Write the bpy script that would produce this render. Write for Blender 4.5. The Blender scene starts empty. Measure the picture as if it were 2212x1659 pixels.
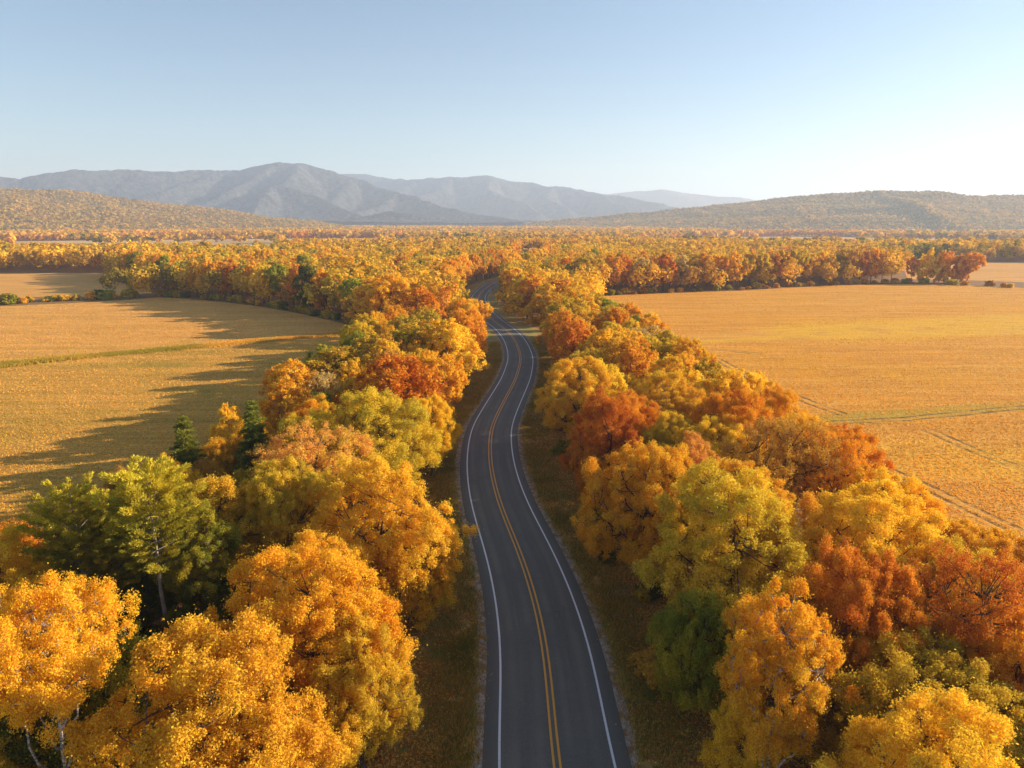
import bpy, math, random
import numpy as np
from math import radians, sin, cos, tan, pi, atan
from mathutils import Vector

# ------------------------------------------------------------------ camera
F, PITCH, HC = 683.0, radians(13.34), 33.0
scene = bpy.context.scene
C = scene.collection
cd = bpy.data.cameras.new("camera"); cam = bpy.data.objects.new("camera", cd); C.objects.link(cam)
cd.sensor_width = 36.0; cd.lens = F / 1024 * 36.0
cd.clip_start = 0.5; cd.clip_end = 60000
cam.location = (0, 0, HC); cam.rotation_euler = (pi / 2 - PITCH, 0, 0)
scene.camera = cam

# ------------------------------------------------------------------ sky, sun, exposure
SUN_EL, SUN_AZ = radians(17), radians(13)      # azimuth: angle ahead of +X (right)
world = bpy.data.worlds.new("World"); scene.world = world; world.use_nodes = True
wn = world.node_tree; wn.nodes.clear()
wo = wn.nodes.new('ShaderNodeOutputWorld'); bg = wn.nodes.new('ShaderNodeBackground')
sk = wn.nodes.new('ShaderNodeTexSky'); sk.sky_type = 'NISHITA'; sk.sun_disc = False
sk.sun_elevation = SUN_EL; sk.sun_rotation = pi / 2 - SUN_AZ
sk.altitude = 0; sk.air_density = 1.0; sk.dust_density = 0.3; sk.ozone_density = 2.1
bg.inputs[1].default_value = 0.073
wn.links.new(sk.outputs[0], bg.inputs[0]); wn.links.new(bg.outputs[0], wo.inputs[0])
sd = bpy.data.lights.new("sun", 'SUN'); so = bpy.data.objects.new("sun", sd); C.objects.link(so)
sd.energy = 5.0; sd.angle = radians(0.5); sd.color = (1.0, 0.84, 0.64)
sdir = Vector((cos(SUN_EL) * cos(SUN_AZ), cos(SUN_EL) * sin(SUN_AZ), sin(SUN_EL)))
so.rotation_euler = sdir.to_track_quat('Z', 'Y').to_euler(); so.location = (200, 100, 200)
vs = scene.view_settings
vs.view_transform = 'Standard'; vs.look = 'None'; vs.exposure = 1.25; vs.gamma = 1.0; vs.use_curve_mapping = False
scene.cycles.volume_bounces = 1; scene.cycles.max_bounces = 6
scene.cycles.transparent_max_bounces = 4

# ------------------------------------------------------------------ helpers
rng = np.random.default_rng(7)
S = 1024 / 2212.0

def ray(vx, vy):
    x, y = vx * S - 512, vy * S - 384
    cp, sp = cos(PITCH), sin(PITCH)
    return np.array([x, F * cp - y * sp, -F * sp - y * cp])

def G(vx, vy, z=0.0):                       # where the sight line meets the level z
    d = ray(vx, vy); t = (z - HC) / d[2]
    return np.array([d[0] * t, d[1] * t, z])

def GR(vx, vy, R):                          # point of a sight line at range R
    d = ray(vx, vy); t = R / math.hypot(d[0], d[1])
    return np.array([d[0] * t, d[1] * t, HC + d[2] * t])

def proj(P):                                # world -> 2212-wide photo pixels
    P = np.atleast_2d(P); cp, sp = cos(PITCH), sin(PITCH)
    q = P - np.array([0, 0, HC])
    zc = q[:, 1] * cp - q[:, 2] * sp; yc = q[:, 1] * sp + q[:, 2] * cp
    return np.stack([(512 + F * q[:, 0] / zc) / S, (384 - F * yc / zc) / S, zc], 1)

def mesh_np(name, V, faces, mats=(), attrs=None, smooth=False):
    """V (n,3); faces (m,k) with k=3 or 4"""
    V = np.ascontiguousarray(V, np.float32); faces = np.ascontiguousarray(faces, np.int32)
    me = bpy.data.meshes.new(name); m, k = faces.shape
    me.vertices.add(len(V)); me.vertices.foreach_set('co', V.ravel())
    me.loops.add(m * k); me.loops.foreach_set('vertex_index', faces.ravel())
    me.polygons.add(m); me.polygons.foreach_set('loop_start', np.arange(0, m * k, k, dtype=np.int32))
    me.polygons.foreach_set('use_smooth', np.full(m, smooth, bool))
    for an, (dom, arr) in (attrs or {}).items():
        arr = np.asarray(arr, np.float32)
        if arr.ndim == 1:
            a = me.attributes.new(an, 'FLOAT', dom); a.data.foreach_set('value', arr)
        else:
            a = me.attributes.new(an, 'FLOAT_COLOR', dom)
            a.data.foreach_set('color', np.concatenate([arr, np.ones((len(arr), 1), np.float32)], 1).ravel())
    me.update(calc_edges=True)
    for mm in mats: me.materials.append(mm)
    return me

def link(name, me, parent=None, loc=None):
    o = bpy.data.objects.new(name, me); C.objects.link(o)
    if parent is not None: o.parent = parent
    if loc is not None: o.location = loc
    return o

def struct(name, me):
    o = link(name, me); o['kind'] = 'structure'; return o

def stuff(name, me, label, cat):
    o = link(name, me); o['kind'] = 'stuff'; o['label'] = label; o['category'] = cat; return o

def vnoise(x, y, seed=0):                   # smooth value noise 0..1
    x = np.asarray(x, float); y = np.asarray(y, float)
    xi = np.floor(x).astype(np.int64); yi = np.floor(y).astype(np.int64)
    fx = x - xi; fy = y - yi; fx = fx * fx * (3 - 2 * fx); fy = fy * fy * (3 - 2 * fy)
    def h(a, b):
        n = (a * 374761393 + b * 668265263 + seed * 974634777) & 0xffffffff
        n = ((n ^ (n >> 13)) * 1274126177) & 0xffffffff
        return ((n ^ (n >> 16)) & 0xffff) / 65535.0
    a = h(xi, yi); b = h(xi + 1, yi); c = h(xi, yi + 1); d = h(xi + 1, yi + 1)
    return (a * (1 - fx) + b * fx) * (1 - fy) + (c * (1 - fx) + d * fx) * fy

def fbm(x, y, seed=0, o=4):
    s = 0; a = 0.5; t = 0
    for i in range(o):
        s = s + a * vnoise(x * 2**i, y * 2**i, seed + i * 17); t += a; a *= 0.5
    return s / t

def inpoly(x, y, poly):
    x = np.asarray(x); y = np.asarray(y); r = np.zeros(x.shape, bool); n = len(poly)
    for i in range(n):
        x1, y1 = poly[i][:2]; x2, y2 = poly[(i + 1) % n][:2]
        if y1 == y2: continue
        c = ((y1 > y) != (y2 > y)) & (x < (x2 - x1) * (y - y1) / (y2 - y1) + x1)
        r ^= c
    return r

def unit(v): return v / (np.linalg.norm(v, axis=-1, keepdims=True) + 1e-9)

# ------------------------------------------------------------------ material helpers
class NT:
    def __init__(s, name):
        s.m = bpy.data.materials.new(name); s.m.use_nodes = True
        s.t = s.m.node_tree; s.t.nodes.clear(); s.out = s.n('ShaderNodeOutputMaterial')
    def n(s, ty, **kw):
        nd = s.t.nodes.new(ty)
        for k, v in kw.items(): setattr(nd, k, v)
        return nd
    def l(s, a, b): s.t.links.new(a, b)
    def val(s, i, v):
        if isinstance(v, (int, float)): i.default_value = v
        elif isinstance(v, tuple): i.default_value = v if len(v) == len(i.default_value) else (*v, 1)
        else: s.l(v, i)
    def math(s, op, a, b=0.0, clamp=False, c=None):
        nd = s.n('ShaderNodeMath', operation=op); nd.use_clamp = clamp
        s.val(nd.inputs[0], a); s.val(nd.inputs[1], b)
        if c is not None: s.val(nd.inputs[2], c)
        return nd.outputs[0]
    def mix(s, f, a, b, blend='MIX'):
        nd = s.n('ShaderNodeMix', data_type='RGBA', blend_type=blend)
        s.val(nd.inputs[0], f); s.val(nd.inputs[6], a); s.val(nd.inputs[7], b)
        return nd.outputs[2]
    def noise(s, scale, vec=None, detail=4, rough=0.55, dist=0.0):
        nd = s.n('ShaderNodeTexNoise'); nd.inputs['Scale'].default_value = scale
        nd.inputs['Detail'].default_value = detail; nd.inputs['Roughness'].default_value = rough
        nd.inputs['Distortion'].default_value = dist
        if vec is not None: s.l(vec, nd.inputs['Vector'])
        return nd.outputs[0]
    def ramp(s, f, lo, hi):                    # smooth 0..1 between lo and hi
        nd = s.n('ShaderNodeMapRange', interpolation_type='SMOOTHSTEP')
        s.val(nd.inputs[0], f); nd.inputs[1].default_value = lo; nd.inputs[2].default_value = hi
        return nd.outputs[0]
    def pos(s): return s.n('ShaderNodeNewGeometry').outputs['Position']
    def scalev(s, vec, sc, rot=0.0):
        nd = s.n('ShaderNodeMapping'); nd.inputs['Scale'].default_value = sc
        nd.inputs['Rotation'].default_value = (0, 0, rot); s.l(vec, nd.inputs[0]); return nd.outputs[0]
    def attr(s, name):
        nd = s.n('ShaderNodeAttribute'); nd.attribute_name = name; return nd
    def surf(s, col, rough=0.9, bump=None, bstr=0.5, bdist=0.1, spec=0.3):
        b = s.n('ShaderNodeBsdfPrincipled'); s.val(b.inputs['Base Color'], col)
        s.val(b.inputs['Roughness'], rough); b.inputs['Specular IOR Level'].default_value = spec
        if bump is not None:
            bn = s.n('ShaderNodeBump'); bn.inputs['Strength'].default_value = bstr
            bn.inputs['Distance'].default_value = bdist; s.l(bump, bn.inputs['Height'])
            s.l(bn.outputs[0], b.inputs['Normal'])
        s.l(b.outputs[0], s.out.inputs[0]); return s.m
    def segmask(s, x, y, p0, p1, w):           # 1 within w of the segment
        dx, dy = p1[0] - p0[0], p1[1] - p0[1]; L = math.hypot(dx, dy); dx /= L; dy /= L
        ax = s.math('SUBTRACT', x, float(p0[0])); ay = s.math('SUBTRACT', y, float(p0[1]))
        t = s.math('ADD', s.math('MULTIPLY', ax, dx), s.math('MULTIPLY', ay, dy))
        t = s.math('MINIMUM', s.math('MAXIMUM', t, 0.0), float(L))
        ex = s.math('SUBTRACT', ax, s.math('MULTIPLY', t, dx)); ey = s.math('SUBTRACT', ay, s.math('MULTIPLY', t, dy))
        d = s.math('SQRT', s.math('ADD', s.math('MULTIPLY', ex, ex), s.math('MULTIPLY', ey, ey)))
        return s.ramp(d, w * 1.3, w * 0.5)

def leaf_mat(name, c1, c2, trans=0.38):
    t = NT(name); cl = t.attr('clump').outputs['Fac']; cv = t.attr('cv').outputs['Fac']
    oi = t.n('ShaderNodeObjectInfo')
    tc = t.n('ShaderNodeTexCoord').outputs['Object']
    nz = t.noise(0.22, tc, 2)
    f = t.ramp(t.math('ADD', t.math('MULTIPLY', cl, 0.45), nz), 0.50, 0.95)
    col = t.mix(f, c1, c2)
    hv = t.n('ShaderNodeHueSaturation')
    r1 = t.math('SUBTRACT', oi.outputs['Random'], 0.5); r2 = t.math('SUBTRACT', cv, 0.5)
    t.l(t.math('ADD', t.math('ADD', t.math('MULTIPLY', r1, 0.018), t.math('MULTIPLY', r2, 0.022)), 0.5), hv.inputs['Hue'])
    t.l(t.math('ADD', t.math('ADD', t.math('MULTIPLY', r1, 0.16), t.math('MULTIPLY', r2, 0.36)), 1.0), hv.inputs['Value'])
    hv.inputs['Saturation'].default_value = 1.0
    t.l(col, hv.inputs['Color'])
    d = t.n('ShaderNodeBsdfDiffuse'); tr = t.n('ShaderNodeBsdfTranslucent'); mx = t.n('ShaderNodeMixShader')
    t.l(hv.outputs[0], d.inputs[0]); t.l(hv.outputs[0], tr.inputs[0]); mx.inputs[0].default_value = trans
    t.l(d.outputs[0], mx.inputs[1]); t.l(tr.outputs[0], mx.inputs[2]); t.l(mx.outputs[0], t.out.inputs[0])
    return t.m

PAL = {  # name: (colour, colour, words)
 'gold':   ((.90, .55, .040), (.88, .45, .030), 'golden'),
 'yellow': ((.92, .60, .050), (.90, .52, .038), 'bright yellow'),
 'amber':  ((.86, .50, .034), (.88, .58, .042), 'amber orange'),
 'orange': ((.82, .33, .025), (.86, .45, .032), 'orange'),
 'redor':  ((.70, .23, .024), (.80, .36, .030), 'red-orange'),
 'red':    ((.62, .18, .026), (.76, .30, .030), 'dark red'),
 'salmon': ((.80, .36, .085), (.82, .48, .07), 'salmon orange'),
 'olive':  ((.58, .41, .040), (.80, .53, .045), 'olive gold'),
 'ygreen': ((.68, .49, .042), (.88, .58, .045), 'yellow-green'),
 'green':  ((.30, .31, .032), (.56, .46, .040), 'green'),
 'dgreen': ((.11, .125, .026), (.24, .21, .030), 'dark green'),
 'brown':  ((.58, .30, .055), (.72, .40, .050), 'russet brown'),
 'tan':    ((.66, .47, .18), (.74, .50, .11), 'pale tan'),
 'pine':   ((.22, .20, .026), (.66, .50, .045), 'yellow-green'),
 'spruce': ((.09, .12, .028), (.34, .33, .040), 'deep green'),
}
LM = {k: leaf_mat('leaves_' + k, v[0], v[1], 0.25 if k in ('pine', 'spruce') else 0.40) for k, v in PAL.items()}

def bark_mat(name, c1, c2, sc, z=0.3):
    t = NT(name); tc = t.n('ShaderNodeTexCoord').outputs['Object']
    n1 = t.noise(sc, t.scalev(tc, (1, 1, z)), 5, 0.7); n2 = t.noise(sc * 6, tc, 3)
    col = t.mix(t.ramp(n1, 0.38, 0.62), c1, c2)
    return t.surf(col, 0.9, n2, 0.6, 0.03)
BARK = bark_mat('bark_brown', (.055, .036, .024), (.13, .09, .062), 3)
BARKG = bark_mat('bark_grey', (.16, .13, .105), (.34, .28, .23), 3)
BIRCH = bark_mat('bark_birch', (.12, .10, .085), (.62, .56, .49), 2.2, 2.5)

# ------------------------------------------------------------------ tree builders
def tube_mesh(paths, sides=6):
    """paths: list of (pts (n,3), radii (n,)) -> V,F quads"""
    Vs, Fs, off = [], [], 0
    for pts, rad in paths:
        pts = np.asarray(pts, float); n = len(pts)
        tg = np.gradient(pts, axis=0); tg = unit(tg)
        ref = np.where(np.abs(tg[:, 2:3]) > 0.9, np.array([[1., 0, 0]]), np.array([[0, 0, 1.]]))
        a = unit(np.cross(tg, ref)); b = np.cross(tg, a)
        th = np.arange(sides) / sides * 2 * pi
        ring = pts[:, None] + np.asarray(rad)[:, None, None] * (a[:, None] * np.cos(th)[None, :, None] + b[:, None] * np.sin(th)[None, :, None])
        Vs.append(ring.reshape(-1, 3))
        i = np.arange(n - 1)[:, None] * sides; j = np.arange(sides)[None]
        j2 = (j + 1) % sides
        f = np.stack([i + j, i + j2, i + sides + j2, i + sides + j], -1).reshape(-1, 4) + off
        Fs.append(f); off += n * sides
    return np.concatenate(Vs), np.concatenate(Fs)

def limb(r, p0, p1, r0, r1, n=6, sag=0.12, wig=0.05):
    t = np.linspace(0, 1, n)[:, None]; p0 = np.asarray(p0, float); p1 = np.asarray(p1, float)
    L = np.linalg.norm(p1 - p0)
    pts = p0 + (p1 - p0) * t
    pts[:, 2:3] -= sag * L * np.sin(t * pi) * (1 - 0.3 * t)
    pts[1:-1] += r.normal(0, wig * L / 3, (n - 2, 3))
    return pts, r0 + (r1 - r0) * t[:, 0] ** 0.8

def leaves(r, P, N, size, aspect=0.62):
    """P leaf centres, N normals, size per leaf -> diamond quads"""
    n = len(P); u = unit(np.cross(N, r.normal(size=(n, 3)))); v = np.cross(N, u)
    s = size[:, None]
    V = np.stack([P - u * s, P - v * s * aspect + u * s * .05, P + u * s, P + v * s * aspect + u * s * .05], 1).reshape(-1, 3)
    return V, np.arange(4 * n).reshape(n, 4)

def env_radius(t, shape):
    t = np.clip(t, 0, 1)
    if shape == 'dome': return np.sin(pi * np.clip(t, 0, 1) ** 0.80) ** 0.55
    if shape == 'oval': return np.sin(pi * np.clip(t * .96 + .02, 0, 1) ** 0.9) ** 0.75
    if shape == 'vase': return np.sin(pi * np.clip(t, 0, 1) ** 1.35) ** 0.6
    return np.ones_like(t)

def broadleaf(seed, h=14., R=5., zb=3.2, nclump=80, nleaf=60000, lsize=0.13, shape='dome',
              sparse=0.0, bark=BARK, trunk_r=0.24, clump_k=0.27, forks=2, name='broadleaf'):
    r = np.random.default_rng(seed)
    H = h - zb; zst = r.uniform(.8, 1.35); sparse = sparse + .22
    # clump centres
    cs = []
    lob_a = r.uniform(0, 2 * pi, 3)
    tries = 0
    while len(cs) < nclump and tries < 20000:
        tries += 1
        t = r.uniform(0.04, 0.97); az = r.uniform(0, 2 * pi)
        e = env_radius(np.array(t), shape) * R * (1 + .15 * cos(2 * az + lob_a[0]) + .13 * cos(3 * az + lob_a[1] + 4 * t) + .10 * cos(5 * az + lob_a[2] - 6 * t))
        inner = r.random() < 0.22
        rr = e * (r.uniform(0.25, .6) if inner else r.uniform(0.62, 1.02))
        p = np.array([rr * cos(az), rr * sin(az), zb + t * H * .94 + .2])
        if all(np.linalg.norm((p - q) * (1, 1, 1.25)) > R * 0.30 * (84 / nclump) ** .4 for q in cs): cs.append(p)
        elif tries > 6000 and r.random() < .3: cs.append(p)
    cs = np.array(cs); nc = len(cs)
    crad = R * clump_k * r.uniform(.55, 1.25, nc) * (84 / max(nc, 60)) ** .33
    # sub tufts
    nsub = 13
    dirs = unit(r.normal(size=(nc, nsub, 3)) + np.array([0, 0, .35]))
    outw = unit(cs - np.array([0, 0, zb + H * .40]))[:, None]
    dirs = unit(dirs + outw * .55)
    sub = cs[:, None] + dirs * crad[:, None, None] * r.uniform(.45, 1.0, (nc, nsub, 1)) * np.array([.92, .92, zst])
    srad = crad[:, None] * r.uniform(.22, .44, (nc, nsub))
    keep = r.random((nc, nsub)) > sparse
    ci = np.repeat(np.arange(nc), nsub).reshape(nc, nsub)[keep]; sub = sub[keep]; srad = srad[keep]
    w = srad ** 2; w /= w.sum()
    idx = r.choice(len(sub), nleaf, p=w)
    d = unit(r.normal(size=(nleaf, 3)) + np.array([0, 0, .25]))
    rad = srad[idx, None] * (r.random((nleaf, 1)) ** .5) * 1.2
    P = sub[idx] + d * rad * np.array([.95, .95, .5 + .45 * zst])
    stray = r.random(nleaf) < .10
    P[stray] += r.normal(0, .28, (stray.sum(), 3))
    N = unit(d * .8 + r.normal(size=(nleaf, 3)) * .8 + np.array([0, 0, .35]))
    V, Fq = leaves(r, P, N, lsize * r.uniform(.6, 1.35, nleaf))
    clumpv = r.random(nc)[ci[idx]] * .7 + r.random(len(sub))[idx] * .3
    crown = mesh_np(name + '_crown', V, Fq, [LM['gold']], {'cv': ('FACE', r.random(nleaf)), 'clump': ('FACE', clumpv)})
    # wood
    paths = []
    lean = r.normal(0, .25, 2); top = np.array([lean[0], lean[1], zb + H * .72])
    tt = np.linspace(0, 1, 9)[:, None]
    tp = np.array([0, 0, -.3]) + (top + [0, 0, .3]) * tt; tp[1:-1, :2] += r.normal(0, .10, (7, 2))
    tr = trunk_r * (1 - .78 * tt[:, 0]) + .10 * trunk_r * (tt[:, 0] < .05) * 4
    paths.append((tp, tr))
    prim = []
    npm = 9
    for k in range(npm):
        t0 = .22 + .62 * k / npm + r.uniform(-.03, .03)
        base = tp[0] + (tp[-1] - tp[0]) * t0
        j = r.integers(nc) if k else int(np.argmax(cs[:, 2]))
        az = k * 2.4 + r.uniform(-.4, .4)
        cand = np.argsort(np.linalg.norm(cs - (base + np.array([cos(az) * R * .75, sin(az) * R * .75, H * .28])), axis=1))
        tip = cs[cand[0]]
        pp, pr = limb(r, base, tip, trunk_r * (.78 - .42 * t0), .04, 8, .10 if k > 1 else .04)
        prim.append(pp); paths.append((pp, pr))
    allp = np.concatenate([p[2:] for p in prim] + [tp[4:]])
    for i in range(nc):
        dd = np.linalg.norm(allp - cs[i], axis=1) + .8 * np.maximum(0, allp[:, 2] - cs[i, 2])
        b = allp[np.argmin(dd)]
        if np.linalg.norm(b - cs[i]) > .3:
            paths.append(limb(r, b, cs[i] + np.array([0, 0, .1 * crad[i]]), .055, .018, 5, .08))
    V1, F1 = tube_mesh(paths, 6)
    tw = []
    for k in r.choice(len(sub), min(len(sub), 900 if nleaf > 50000 else 260), replace=False):
        tw.append(limb(r, cs[ci[k]], sub[k], .022, .007, 3, .05))
    V2, F2 = tube_mesh(tw, 3)
    V = np.concatenate([V1, V2]); Fq = np.concatenate([F1, F2 + len(V1)])
    trunk = mesh_np(name + '_trunk', V, Fq, [bark], smooth=True)
    return dict(crown=crown, trunk=trunk, h=h, R=R, zc=zb + H * .52)

def conifer(seed, h=16., R=3.6, zb=4., whorls=17, per=7, nleaf=46000, kind='pine', lsize=.17, name='pine', bark=BARKG):
    r = np.random.default_rng(seed); H = h - zb
    paths = []; tt = np.linspace(0, 1, 10)[:, None]
    tp = np.array([0, 0, -.3]) + np.array([0, 0, h + .1]) * tt; tp[1:-1, :2] += r.normal(0, .06, (8, 2))
    paths.append((tp, .23 * (1 - .93 * tt[:, 0]) ** .85 + .012))
    tuft, trad, tdir = [], [], []
    for k in range(whorls):
        t = (k + r.uniform(-.2, .2)) / whorls; t = min(max(t, 0), .985)
        z = zb + t * H
        if kind == 'pine': L0 = R * (np.sin(pi * (0.20 + .72 * t)) ** .7) * (1.0 if t < .8 else 1.0)
        else: L0 = R * (1 - t) ** .85 + .15
        n = per + r.integers(-1, 2)
        a0 = r.uniform(0, 2 * pi)
        for j in range(n):
            az = a0 + j * 2 * pi / n + r.uniform(-.25, .25); L = L0 * r.uniform(.62, 1.15)
            rise = (.32 + .35 * t) if kind == 'pine' else (-.18 + .35 * t)
            base = np.array([0, 0, z]); tip = np.array([cos(az) * L, sin(az) * L, z + rise * L])
            pts, rd = limb(r, base, tip, .05 * (1 - t) + .015, .008, 6, .08 if kind == 'pine' else -.04, .05)
            paths.append((pts, rd))
            m = max(3, int(L * (3.6 if kind == 'pine' else 4.2)))
            for q in range(m):
                s = (.34 if kind == 'pine' else .15) + (.66 if kind == 'pine' else .85) * (q + r.random()) / m
                p = pts[0] + (tip - pts[0]) * s; i0 = min(int(s * 5), 4); f = s * 5 - i0
                p = pts[i0] * (1 - f) + pts[i0 + 1] * f
                side = np.array([-sin(az), cos(az), 0]) * r.normal(0, .17 * L * (1.15 - s))
                tuft.append(p + side + np.array([0, 0, r.uniform(0, .15)])); trad.append(r.uniform(.20, .42) * (1.0 if kind == 'pine' else .8))
                tdir.append(unit(np.array([cos(az), sin(az), .45 + .5 * t]) + r.normal(0, .3, 3)))
    tuft = np.array(tuft); trad = np.array(trad); tdir = np.array(tdir)
    idx = r.choice(len(tuft), nleaf, p=trad ** 2 / (trad ** 2).sum())
    d = unit(r.normal(size=(nleaf, 3)))
    P = tuft[idx] + d * trad[idx, None] * r.random((nleaf, 1)) ** .5 * np.array([1.25, 1.25, .65])
    ax = unit(tdir[idx] + d * .8)
    Nn = unit(np.cross(ax, r.normal(size=(nleaf, 3)))); v = np.cross(Nn, ax)
    s = (lsize * r.uniform(.6, 1.3, nleaf))[:, None]
    V = np.stack([P - ax * s, P - v * s * .26, P + ax * s, P + v * s * .26], 1).reshape(-1, 3)
    tv = r.random(len(tuft))
    hv = np.clip((tuft[:, 2] - zb) / H, 0, 1)
    crown = mesh_np(name + '_crown', V, np.arange(4 * nleaf).reshape(-1, 4), [LM['pine']],
                    {'cv': ('FACE', r.random(nleaf)), 'clump': ('FACE', (tv * .55 + hv * .5)[idx])})
    V1, F1 = tube_mesh(paths, 6)
    trunk = mesh_np(name + '_trunk', V1, F1, [bark], smooth=True)
    return dict(crown=crown, trunk=trunk, h=h, R=R, zc=zb + H * .5)

PROTO = {}
def protos():
    # near / mid / far level of detail, four habits
    lod = {'near': (230000, .060, 125), 'mid': (32000, .165, 80), 'far': (8000, .32, 50)}
    for L, (nl, ls, nc) in lod.items():
        nv = {'near': 5, 'mid': 4, 'far': 4}[L]
        PROTO['maple', L] = [broadleaf(100 + i, 14, 5, [2.4, 2.8, 3.4, 5.0, 3.0][i], nc, nl, ls, ['dome', 'oval', 'dome', 'vase', 'dome'][i],
                             [.05, .12, .18, .28, .25][i], name='maple') for i in range(nv)]
        PROTO['birch', L] = [broadleaf(200 + i, 15, [4.8, 3.9][i], [9.6, 5.8][i], int(nc * .8), int(nl * .6), ls * .95, 'oval', .26, BIRCH, .18, .25, name='birch') for i in range(2)]
        PROTO['tall', L] = [broadleaf(300 + i, 16, 3.8, 3.0 if i % 2 else 4.2, int(nc * .85), int(nl * .72), ls, ['oval', 'dome'][i % 2], .10, [BARKG, BARK][i % 2], .18, .29, name='tall') for i in range(3)]
        PROTO['sparse', L] = [broadleaf(400 + i, 13, 4.4, 4.8, nc, int(nl * .25), ls * .95, 'vase', .42, BARK, .24, .26, name='sparse') for i in range(2)]
        PROTO['under', L] = [broadleaf(500 + i, 7, 3.0, .6, int(nc * .6), int(nl * .42), ls, 'dome', .05, BARK, .09, .33, name='under') for i in range(2)]
    PROTO['pine', 'near'] = [conifer(600 + i, 16, 4.0, 8.8, 11, 6, 56000, 'pine', .125) for i in range(2)]
    PROTO['pine', 'mid'] = PROTO['pine', 'near']
    PROTO['spruce', 'near'] = [conifer(650 + i, 13, 3.3, 1.2, 20, 9, 52000, 'spruce', .14, name='spruce', bark=BARK) for i in range(2)]
    PROTO['spruce', 'mid'] = PROTO['spruce', 'near']
    PROTO['spruce', 'far'] = [conifer(660 + i, 13, 3.3, 1.2, 14, 7, 5000, 'spruce', .42, name='spruce', bark=BARK) for i in range(1)]
    PROTO['pine', 'far'] = PROTO['spruce', 'far']
    r = np.random.default_rng(5)
    for L, (nl, ls) in {'near': (9000, .11), 'mid': (3500, .19), 'far': (1300, .32)}.items():
        PROTO['shrub', L] = [broadleaf(700 + i, 2.6, 1.6, .05, 26, nl, ls, 'dome', .05, BARK, .04, .36, name='shrub') for i in range(2)]
protos()

KINDS = {'maple': ('maple_tree', 'tree', 'broad round-crowned tree'), 'birch': ('birch_tree', 'tree', 'pale-trunked birch'),
         'tall': ('aspen_tree', 'tree', 'tall narrow tree'), 'sparse': ('thinning_tree', 'tree', 'half-bare twiggy tree'),
         'under': ('understorey_tree', 'tree', 'low bushy tree'), 'pine': ('pine_tree', 'tree', 'pine'),
         'spruce': ('spruce_tree', 'tree', 'spruce'), 'shrub': ('shrub', 'shrub', 'shrub')}
TREES = []          # (x, y, R)
def tree(kind, col, x, y, h, R, label=None, group=None, rz=None, variant=None, lod=None):
    D = math.hypot(x, y)
    if lod is None: lod = 'near' if D < 95 else ('mid' if D < 215 else 'far')
    ps = PROTO[kind, lod]; k = rng.integers(len(ps)) if variant is None else variant % len(ps)
    p = ps[k]; nm, cat, words = KINDS[kind]
    root = bpy.data.objects.new(nm, None); C.objects.link(root)
    root.empty_display_size = .5
    root.location = (x, y, 0); root.rotation_euler = (0, 0, rng.uniform(0, 2 * pi) if rz is None else rz)
    root.scale = (R / p['R'], R / p['R'] * rng.uniform(.93, 1.07), h / p['h'])
    root['category'] = cat
    tk = link('trunk', p['trunk'], root)
    cr = link('crown', p['crown'], root)
    cr.material_slots[0].link = 'OBJECT'; cr.material_slots[0].material = LM[col]
    if label: root['label'] = label
    if group: root['group'] = group
    TREES.append([x, y, R, kind, col, root, h])
    return root

def ptree(kind, col, vx, vy, w, h, label, variant=None, group=None):
    """tree whose crown centre shows at photo point (vx,vy) with crown width w (photo px)"""
    pp = PROTO[kind, 'near']; pp = pp[variant % len(pp)]
    zc = h * pp['zc'] / pp['h']
    P = G(vx, vy, zc); zd = P[1] * cos(PITCH) - (zc - HC) * sin(PITCH)
    R = w / 2 * S * zd / F
    return tree(kind, col, P[0], P[1], h, R, label, group, None, variant)

# ------------------------------------------------------------------ road line (from the photo's edge lines)
LR = [  # y, left line x, right line x
 (1659, 1078, 1325), (1567, 1084, 1303), (1461, 1086, 1284), (1354, 1081, 1257), (1248, 1065, 1216), (1171, 1047, 1177),
 (1104, 1029, 1139), (1056, 1019, 1120), (1008, 1013, 1107), (960, 1015, 1102), (912, 1029, 1106)]
def z3(x, y): return ((950 + x / 5.53) * .96, (560 + y / 5.53) * .96)
pts = []
g0 = G(1210, 1659); pts += [(4.3, -60), (4.2, -20), (4.0, 10)]
for y, a, b in LR:
    A = G(a, y); B = G(b, y); pts.append(((A[0] + B[0]) / 2, A[1]))
for (lx, ly, rx, ry) in [(985, 1659, 1315, 1650), (1035, 1540, 1345, 1530), (1080, 1380, 1368, 1380), (1062, 1240, 1320, 1220), (1000, 1110, 1240, 1090), (900, 1000, 1120, 972), (790, 905, 985, 890)]:
    a = z3(lx, ly); b = z3(rx, ry); A = G(*a); B = G(*b); pts.append(((A[0] + B[0]) / 2, (A[1] + B[1]) / 2))
for (x, y) in [(1041, 667), (1034.5, 656), (1033.5, 643), (1042, 630), (1057, 618), (1070, 611), (1090, 605), (1112, 597), (1130, 589), (1140, 580), (1143, 572), (1143, 564), (1144, 556), (1146, 548)]:
    A = G(x, y); pts.append((A[0], A[1]))
CP = np.array(pts)
def catmull(P, n=14):
    out = []
    P = np.vstack([2 * P[0] - P[1], P, 2 * P[-1] - P[-2]])
    for i in range(1, len(P) - 2):
        p0, p1, p2, p3 = P[i - 1:i + 3]
        for t in np.linspace(0, 1, n, endpoint=False):
            out.append(.5 * (2 * p1 + (p2 - p0) * t + (2 * p0 - 5 * p1 + 4 * p2 - p3) * t * t + (3 * p1 - p0 - 3 * p2 + p3) * t ** 3))
    out.append(P[-2]); return np.array(out)
cl = catmull(CP)
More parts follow.
